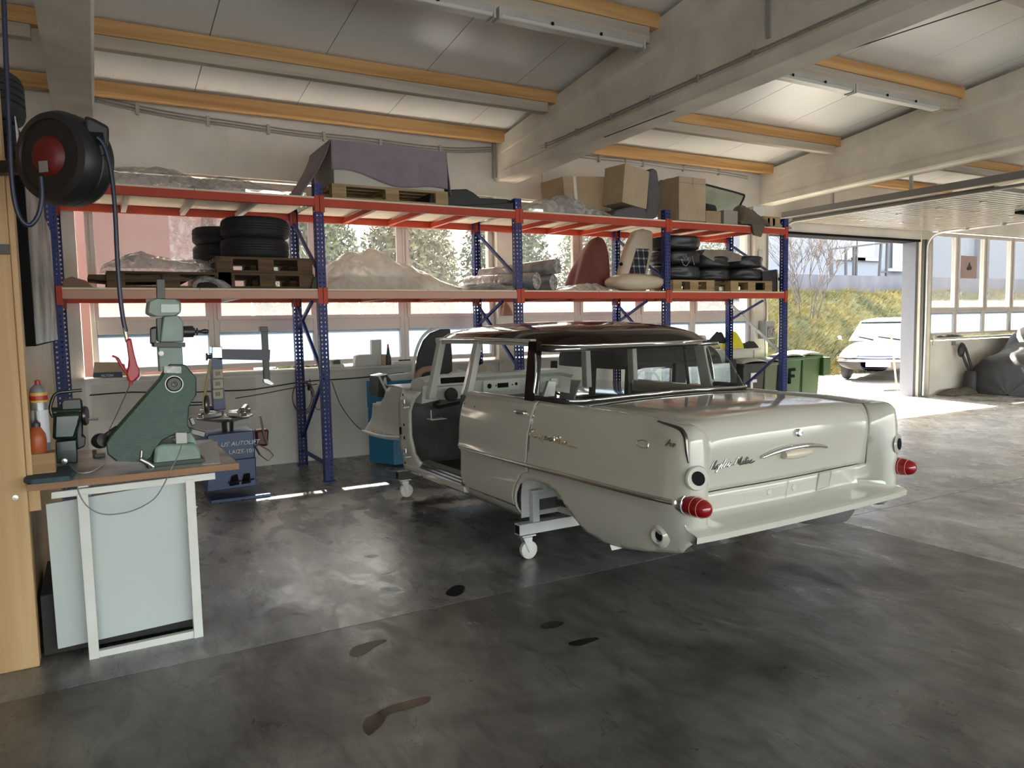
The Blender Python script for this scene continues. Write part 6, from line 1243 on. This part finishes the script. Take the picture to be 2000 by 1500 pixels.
for k in range(26000):
    x=rnd.uniform(13,34); y=12.8+3.5*rnd.random(); z=bankz(x,y)-.06; a=rnd.gauss(pi*.2,.7); L=rnd.uniform(.12,.42); dx,dy=cos(a)*L,sin(a)*L*.6; w=.012+.02*rnd.random(); hgt=L*rnd.uniform(.25,.8)
    b.add([(x-w,y,z),(x+w,y+.01,z),(x+dx,y-dy*.4,z+hgt-.02)],[(0,1,2)])
gb_=b.build('grass_blades',mat('grass_blade',(.29,.21,.042),.8,var=.7,scale=.9,col2=(.09,.09,.026),detail=8)); gb_['kind']='stuff'; tag(gb_,'long dry grass lying over on the bank beyond the gateway','grass')
fw=struct(MB().box(12,16.5,1.6,50,16.8,2.92).build('wall_retaining',mat('stained_concrete_wall',(.13,.12,.135),.9,var=.5,scale=1.2,stretch=(1,1,.25)))); 
hs=thing('house','white house with grey windows standing above the retaining wall','house',(30,22,0))
hw=mat('white_house_render',(.185,.185,.20),.9)
MB().box(20.0,20.5,0,36.4,30,9).build('wall',hw,hs); MB().box(38.0,20.3,0,52,30,9).build('wall',hw,hs); MB().box(36.4,21.0,0,38.0,30,8).build('link_wall',mat('pale_blue_render',(.22,.23,.26),.9),hs)
for k,(x,y) in enumerate(((1655,466),(1688,468),(1757,490))):
    Y=20.5 if k<2 else 20.3; q=pY(x,y,Y); w_=.62 if k<2 else .45; o=MB().box(q.x-w_,Y-.05,q.z-.75,q.x+w_,Y+.02,q.z+.85).build('window',mat('house_window_frame',(.70,.70,.72),.6),hs); MB().box(q.x-w_+.1,Y-.06,q.z-.65,q.x+w_-.1,Y-.045,q.z+.75).build('pane',mat('house_pane',(.16,.20,.25),.15),o); MB().box(q.x-w_-.4,Y-.14,q.z-.90,q.x+w_+.4,Y,q.z-.78).build('window_sill',mat('grey_sill',(.36,.36,.38),.8),hs)
fe=thing('fence_frame','tall rusty steel fence frames standing on the retaining wall','fence',(26,16.6,2.9))
fm=mat('grey_brown_fence',(.035,.03,.032),.7); f5=lambda x,y: pY(x,y,16.65)
FP=[(1624,536,1622,487),(1652,536,1652,484),(1667,536,1668,482),(1672,536,1673,481),(1717,534,1721,477),(1731,534,1733,474)]
for a,b_,c,d in FP: MB().bar(Vector((f5(a,b_).x,16.65,2.9)),f5(c,d),.12 if a<1650 else .07,.07,(0,1,0)).build('post',fm,fe)
for p,q in (((1622,487),(1731,474)),((1717,532),(1731,531))): MB().bar(f5(*p),f5(*q),.06,.06).build('rail',fm,fe)
# bare shrub on the bank
tr=thing('bare_tree','bare many-stemmed shrub without leaves on the grass bank','tree',(20.6,15.2,1.6))
tb=mat('pale_bark',(.075,.062,.055),.9); TBX=pY(1580,620,15.0).x; base=Vector((TBX,15.0,bankz(TBX,15.0)-.1)); rb=random.Random(5)
def grow(b,p,d,L,r,n):
    q=p+d*L*.5+Vector((rb.gauss(0,.04),rb.gauss(0,.04),0))*L; e=p+d*L; b.tube([p,q,e],[r,r*.85,r*.65],5)
    if n>0:
        for k in range(3 if n>1 else 4):
            dd=(d+Vector((rb.gauss(0,.38),rb.gauss(0,.38),rb.uniform(-.05,.25)))).normalized(); grow(b,p+d*L*rb.uniform(.55,1),dd,L*rb.uniform(.55,.8),r*.68,n-1)
b=MB()
for k in range(8): a=rb.uniform(0,2*pi); grow(b,base+Vector((.25*cos(a),.25*sin(a),0)),Vector((cos(a)*rb.uniform(.15,.5),sin(a)*.3,1)).normalized(),rb.uniform(.9,1.4),.020,4)
b.build('branches',tb,tr,smooth=60)
# ---- the classic saloon parked in the yard
ds=thing('parked_car','classic low-nosed saloon with sunlit white bonnet parked in the yard','car',tuple(pZ(1706,745)))
DO=pZ(1712,743); DF=Vector((-DO.x,-DO.y,0)).normalized(); DF=(Matrix.Rotation(R(-7),3,'Z')@DF); DS_=Vector((-DF.y,DF.x,0))   # forward, and its left
def D(f,l,z): return DO+DF*f+DS_*l+Vector((0,0,z))
sil=mat('silver_blue_car_paint',(.035,.042,.07),.45,spec=.2); lowp=mat('brown_grey_lower_body',(.030,.025,.024),.45)
ST=[(.35,.30,.30,.52),(.30,.62,.28,.60),(.15,.80,.27,.68),(-.2,.87,.26,.76),(-.7,.89,.26,.84),(-1.2,.89,.26,.90),(-1.7,.89,.26,.92),(-3.0,.86,.28,.90),(-4.0,.74,.30,.80),(-4.45,.60,.34,.66)]
def gd_(u,v):
    t=v*(len(ST)-1); i=min(len(ST)-2,int(t)); k=t-i; a,b_=ST[i],ST[i+1]; f_,w_,z0_,z1_=[lerp(a[j],b_[j],k) for j in range(4)]; an=2*pi*u; c=math.copysign(abs(cos(an))**.55,cos(an)); s=math.copysign(abs(sin(an))**.75,sin(an)); return D(f_,w_*c,(z0_+z1_)/2+(z1_-z0_)/2*s)
MB().grid(gd_,48,40,True).build('body',sil,ds,smooth=60)
def gl(u,v):
    t=v*6; i=min(5,int(t)); k=t-i; a,b_=ST[i],ST[i+1]; f_,w_=[lerp(a[j],b_[j],k) for j in range(2)]; an=pi+pi*u; return D(f_+.02,(w_+.015)*math.copysign(abs(cos(an))**.5,cos(an)),.46+(.24)*sin(an)*.9)
MB().grid(gl,36,24).build('lower_body',lowp,ds,smooth=60)
MB().tube(catmull([D(-.45,.91,.50),D(.05,.86,.49),D(.30,.62,.485),D(.41,.30,.48),D(.43,0,.48),D(.41,-.30,.48),D(.30,-.62,.485),D(.05,-.86,.49),D(-.45,-.91,.50)],5),.035,8).build('front_bumper',chrome,ds,smooth=60)
MB().tube(catmull([D(.30,.48,.555),D(.385,.2,.55),D(.39,0,.548),D(.385,-.2,.55),D(.30,-.48,.555)],5),.016,8).build('chrome_strip',chrome,ds,smooth=60)
for sg in (1,-1):
    e=MB(); e.ball(D(.20,.55*sg,.60),(.20,.20,.085),20,12); e.build('headlamp',mat('headlamp_glass',(.42,.42,.42),.06,coat=.5),ds,smooth=60)
    for l_,r_ in ((.55,.055),(.70,.065)): e=MB(); e.lathe([(0,.0),(r_,-.01),(r_*1.05,-.03)],D(.40-.7*(l_-.45),(l_-.07)*sg,.61),DF+Vector((0,0,.1)),16); e.build('reflector',chrome,ds,smooth=60)
    MB().box(-.01,-.01,-.01,.01,.01,.01) if False else None
    b=MB(); b.bar(D(.27,.56*sg,.54),D(.10,.85*sg,.54),.05,.045); b.build('turn_signal',mat('orange_signal',(.55,.14,.09),.3),ds,bevel=.008)
    for f_ in (-.45,-3.5): b=MB(); b.lathe([(0,-.08),(.2,-.09),(.30,-.09),(.33,-.05),(.33,.05),(.30,.09),(.2,.09),(0,.08)],D(f_,.72*sg,.32)-Vector((0,0,.0)),DS_,24); b.build('wheel',tyre,ds,smooth=40)
    b=MB(); b.tube([D(-1.0,.93*sg,.93),D(-1.0,.98*sg,.97)],.012,6); b.ball(D(-1.0,1.0*sg,.99),(.06,.06,.05)); b.build('wing_mirror',chrome,ds,smooth=60)
# cabin: white roof on slim pillars, glass all round
def cab(f_,w_,z): return [D(f_,w_,z),D(f_,-w_,z)]
B0_=cab(-1.25,.78,.90); T0_=cab(-2.0,.62,1.38)
MB().add(B0_+T0_[::-1],[(0,1,2,3)]).build('windscreen',glassmat('blue_tinted_screen',(.22,.32,.38),.10),ds)
MB().add([D(-3.6,.70,.88),D(-3.6,-.70,.88),D(-3.0,-.60,1.36),D(-3.0,.60,1.36)],[(0,1,2,3)]).build('rear_screen',MATS['blue_tinted_screen'],ds)
for sg in (1,-1): 
    MB().add([D(-1.3,.80*sg,.90),D(-3.5,.76*sg,.88),D(-3.0,.61*sg,1.36),D(-2.0,.63*sg,1.38)],[(0,1,2,3)]).build('side_glass',MATS['blue_tinted_screen'],ds)
    b=MB(); b.tube([D(-1.25,.79*sg,.90),D(-2.0,.63*sg,1.38)],.022,6); b.tube([D(-2.5,.78*sg,.90),D(-2.5,.63*sg,1.38)],.02,6); b.build('pillar',steel,ds,smooth=60)
MB().grid(lambda u,v:D(lerp(-1.95,-3.15,v),lerp(-.65,.65,u),1.375+.085*(1-(2*u-1)**4)*(1-(2*v-1)**4)),20,16).build('roof',mat('white_roof_paint',(.40,.41,.43),.25),ds,smooth=60,thick=.03)
b=MB(); b.tube([D(-1.28,.35,.93),D(-1.40,-.15,1.0)],.009,6); b.tube([D(-1.28,-.25,.93),D(-1.40,-.6,1.0)],.009,6); b.build('wiper',dark,ds)
pq=D(.47,.10+.0,.415); pl_=MB(); pl_.add([D(.46,.36,.355),D(.46,-.16,.355),D(.46,-.16,.465),D(.46,.36,.465)],[(0,1,2,3)]); 
pl_=MB(); c=D(.45,.08,.405); pl_.bar(c+DS_*.26,c-DS_*.26,.012,.115); pl_=pl_.build('number_plate',mat('white_plate',(.62,.63,.66),.4),ds,bevel=.002)
lettering('HG-LD 74H',mat('black_print',(.02,.02,.03),.5),pl_,c-DS_*.235+DF*.007+Vector((0,0,-.032)),DS_,(0,0,1),.094,.001)
# ---- wheelie bins outside the gateway
def wbin(name,label,X0,X1,Y,h,m,lidm,d=.50,letter=None,lc=None,handle=False):
    t=thing(name,label,'bin',((X0+X1)/2,Y+d/2,-.02)); w_=(X1-X0)*.06
    b=MB(); zb_=-.02; b.add([(X0+w_,Y+.05,zb_+.04),(X1-w_,Y+.05,zb_+.04),(X1-w_,Y+d-.03,zb_+.04),(X0+w_,Y+d-.03,zb_+.04),(X0,Y,zb_+h),(X1,Y,zb_+h),(X1,Y+d,zb_+h),(X0,Y+d,zb_+h)],[(0,3,2,1),(4,5,6,7),(0,1,5,4),(1,2,6,5),(2,3,7,6),(3,0,4,7)]); b.build('body',m,t,bevel=.02)
    MB().box(X0-.02,Y-.03,zb_+h-.05,X1+.02,Y+d+.02,zb_+h).build('rim',m,t,bevel=.01)
    MB().grid(lambda u,v:Vector((lerp(X0-.025,X1+.025,u),lerp(Y-.03,Y+d+.05,v),zb_+h+.002+.07*sin(pi*u)**.5*sin(pi*min(1,v*.9+.05))**.5)),14,12).build('lid',lidm,t,smooth=50,thick=.01)
    for x in (X0+.06,X1-.06): b=MB(); b.lathe([(0,-.025),(.07,-.03),(.09,-.02),(.09,.02),(.07,.03),(0,.025)],(x,Y+d-.02,zb_+.09),(1,0,0),16); b.build('wheel',rubber,t,smooth=40)
    if handle: MB().box(X1-.01,Y-.06,zb_+h-.34,X1+.17,Y+d*.8,zb_+h-.04).build('side_box',m,t,bevel=.02)
    if letter:
        s=(X1-X0); q=Vector((X0+s*.34,Y+.012,zb_+h*.55)); 
        b=MB(); b.box(q.x,q.y-.012,q.z,q.x+.045,q.y+.03,q.z+.24); b.box(q.x+.045,q.y-.012,q.z+.195,q.x+.15,q.y+.03,q.z+.24); b.box(q.x+.045,q.y-.012,q.z+.095,q.x+.13,q.y+.03,q.z+.14); b.build('letter',lc,t)
gbm=mat('green_bin_plastic',(.035,.080,.022),.5); obm=mat('olive_bin_plastic',(.10,.125,.07),.5); wlid=mat('pale_bin_lid',(.30,.31,.28),.3); bbm=mat('black_bin_plastic',(.018,.019,.020),.45)
BY=7.95
bx_=lambda x: pY(x,740,BY).x
wbin('wheelie_bin','black bin with a white letter F outside the gateway, leftmost of the bins',bx_(1452),bx_(1494),BY,.86,bbm,wlid,d=.30,letter='F',lc=wl_)
wbin('wheelie_bin.001','pale olive bin between the black bin and the green bins',bx_(1498),bx_(1523),BY+.03,.86,obm,wlid,d=.28)
wbin('wheelie_bin.002','mid green bin marked with a dark letter F beside the last rack post',bx_(1526),bx_(1564),BY-.02,.92,mat('mid_green_bin',(.045,.11,.04),.5),wlid,d=.24,letter='F',lc=dark)
wbin('wheelie_bin.003','dark green container with a box on its side, rightmost of the bins',bx_(1568),bx_(1603),BY,.93,gbm,wlid,d=.5,handle=True)
# broom leaning at the door frame
br=thing('floor_squeegee','wooden-handled floor squeegee leaning on the right gateway frame','squeegee',tuple(pZ(1750,765)))
a=pZ(1752,764); hb_=Vector((13.36,8.9,1.18)); MB().cyl(a+Vector((0,0,.02)),hb_,.016,10).build('handle',woodmat('handle_wood','#b98a5a','#8f6238','Z',.5,1.0,False),br,smooth=40); MB().bar(a+Vector((-.28,.10,.02)),a+Vector((.28,-.10,.02)),.03,.04).build('blade',rubber,br)
# ---- beyond the left windows: brown slatted shed, hedge, van
sh=thing('shed','red brown slatted shed beyond the left window','shed',(-.2,13,0))
MB().box(-4.5,12.9,0,2.3,13.6,4.6).build('wall',mat('shed_dark',(.10,.045,.035),.9),sh)
slm=mat('red_brown_slat',(.055,.038,.032),.85,var=.4,scale=3,stretch=(4,4,.3)); s0=None
for k in range(34):
    x=-4.4+.197*k
    if s0 is None: s0=MB().box(x,12.82,.1,x+.150,12.86,4.6).build('slat',slm,sh); base_=x
    else: s=s0.copy(); COL.objects.link(s); s.parent=sh; s.location=(x-base_,0,0)
lf=mat('hedge_leaf',(.09,.10,.035),.7,var=.7,scale=.8,col2=(.03,.045,.018)); lf2=mat('autumn_leaf',(.16,.13,.045),.7,var=.6,scale=.8,col2=(.07,.075,.03))
def leafy(name,label,cat,cx,cy,z0_,rx,ry,rz_,n,m,seed,sz=.10):
    r_=random.Random(seed); t=thing(name,label,cat,(cx,cy,0)); b=MB()
    for k in range(n):
        d=Vector((r_.gauss(0,1),r_.gauss(0,1),r_.gauss(0,1))).normalized()*(r_.random()**.4); p=Vector((cx+d.x*rx,cy+d.y*ry,z0_+rz_+d.z*rz_)); a=Vector((r_.gauss(0,1),r_.gauss(0,1),r_.gauss(0,1))).normalized()*sz*r_.uniform(.6,1.4); c=a.orthogonal().normalized()*sz*.45
        b.add([p-a,p+c,p+a,p-c],[(0,1,2,3)])
    o=b.build('foliage',m,t); o['kind']='stuff'
    MB().tube([(cx,cy,-.1),(cx+.1,cy,z0_+rz_*.6),(cx,cy+.1,z0_+rz_*1.4)],[.12,.09,.04],8).build('trunk',tb,t,smooth=60)
leafy('hedge_bush','sunlit olive bush beyond the window left of the second pillar','bush',3.7,14.6,.4,1.1,.9,1.9,11000,lf,1,.085); leafy('hedge_bush.001','yellowish bush beyond the middle window panes of the left bay','bush',5.95,15.0,.5,1.1,.9,2.0,11000,lf2,2,.085); leafy('hedge_bush.002','dense olive bush beyond the last window of the left bay','bush',8.25,14.9,.4,1.1,.9,2.1,11000,lf,3,.085); leafy('hedge_bush.003','tall pale bush beyond the middle bay windows','bush',11.0,15.0,.4,1.5,.9,1.9,11000,lf2,4,.085); leafy('hedge_bush.004','dark bush beside the red brown shed','bush',3.0,12.3,.1,.55,.5,1.4,2600,lf,6,.08); leafy('hedge_bush.005','low bush growing up the bank beyond the last windows','bush',13.9,14.2,.2,1.2,.9,1.7,9000,lf,8,.085)
vn=thing('white_van','white van parked beyond the windows behind the car roof','van',(7.3,11.5,0))
vw=mat('white_van_paint',(.42,.42,.43),.25)
MB().prism([(5.0,.35),(5.0,.95),(5.5,1.15),(6.1,2.05),(9.6,2.10),(9.7,.35)],10.8,12.5).build('body',vw,vn,bevel=.06,seg=3)
MB().prism([(5.75,1.22),(6.2,1.95),(7.0,1.97),(7.0,1.22)],10.79,10.80).build('cab_window',mat('van_glass',(.10,.13,.15),.1),vn); MB().box(7.35,10.785,1.46,8.5,10.80,1.86).build('side_window_frame',mat('orange_trim',(.55,.25,.12),.5),vn); MB().box(7.40,10.78,1.50,8.45,10.79,1.82).build('side_window',mat('pale_van_glass',(.45,.50,.50),.1),vn)
for x in (5.9,8.8): MB().lathe([(0,-.09),(.2,-.1),(.31,-.1),(.33,-.05),(.33,.05),(.31,.1),(.2,.1),(0,.09)],(x,10.9,.31),(0,1,0),24).build('wheel',tyre,vn,smooth=40)
# clear plastic sheet hung over the left window
ps=thing('plastic_curtain','creased clear plastic sheet hanging in the left window above the lower shelf','sheet',(.95,8.28,2.5))
MB().grid(lambda u,v:Vector((lerp(.72,1.35,u)+.06*v*sin(u*5),8.27+.025*sin(u*22+v*3)+.03*mn.noise(Vector((u*6,v*5,1))),lerp(2.66,2.0,v))),40,26).build('sheet',sheetmat('creased_clear_plastic',(.85,.87,.92),.35,.08,.4,var=.3),ps,smooth=70)
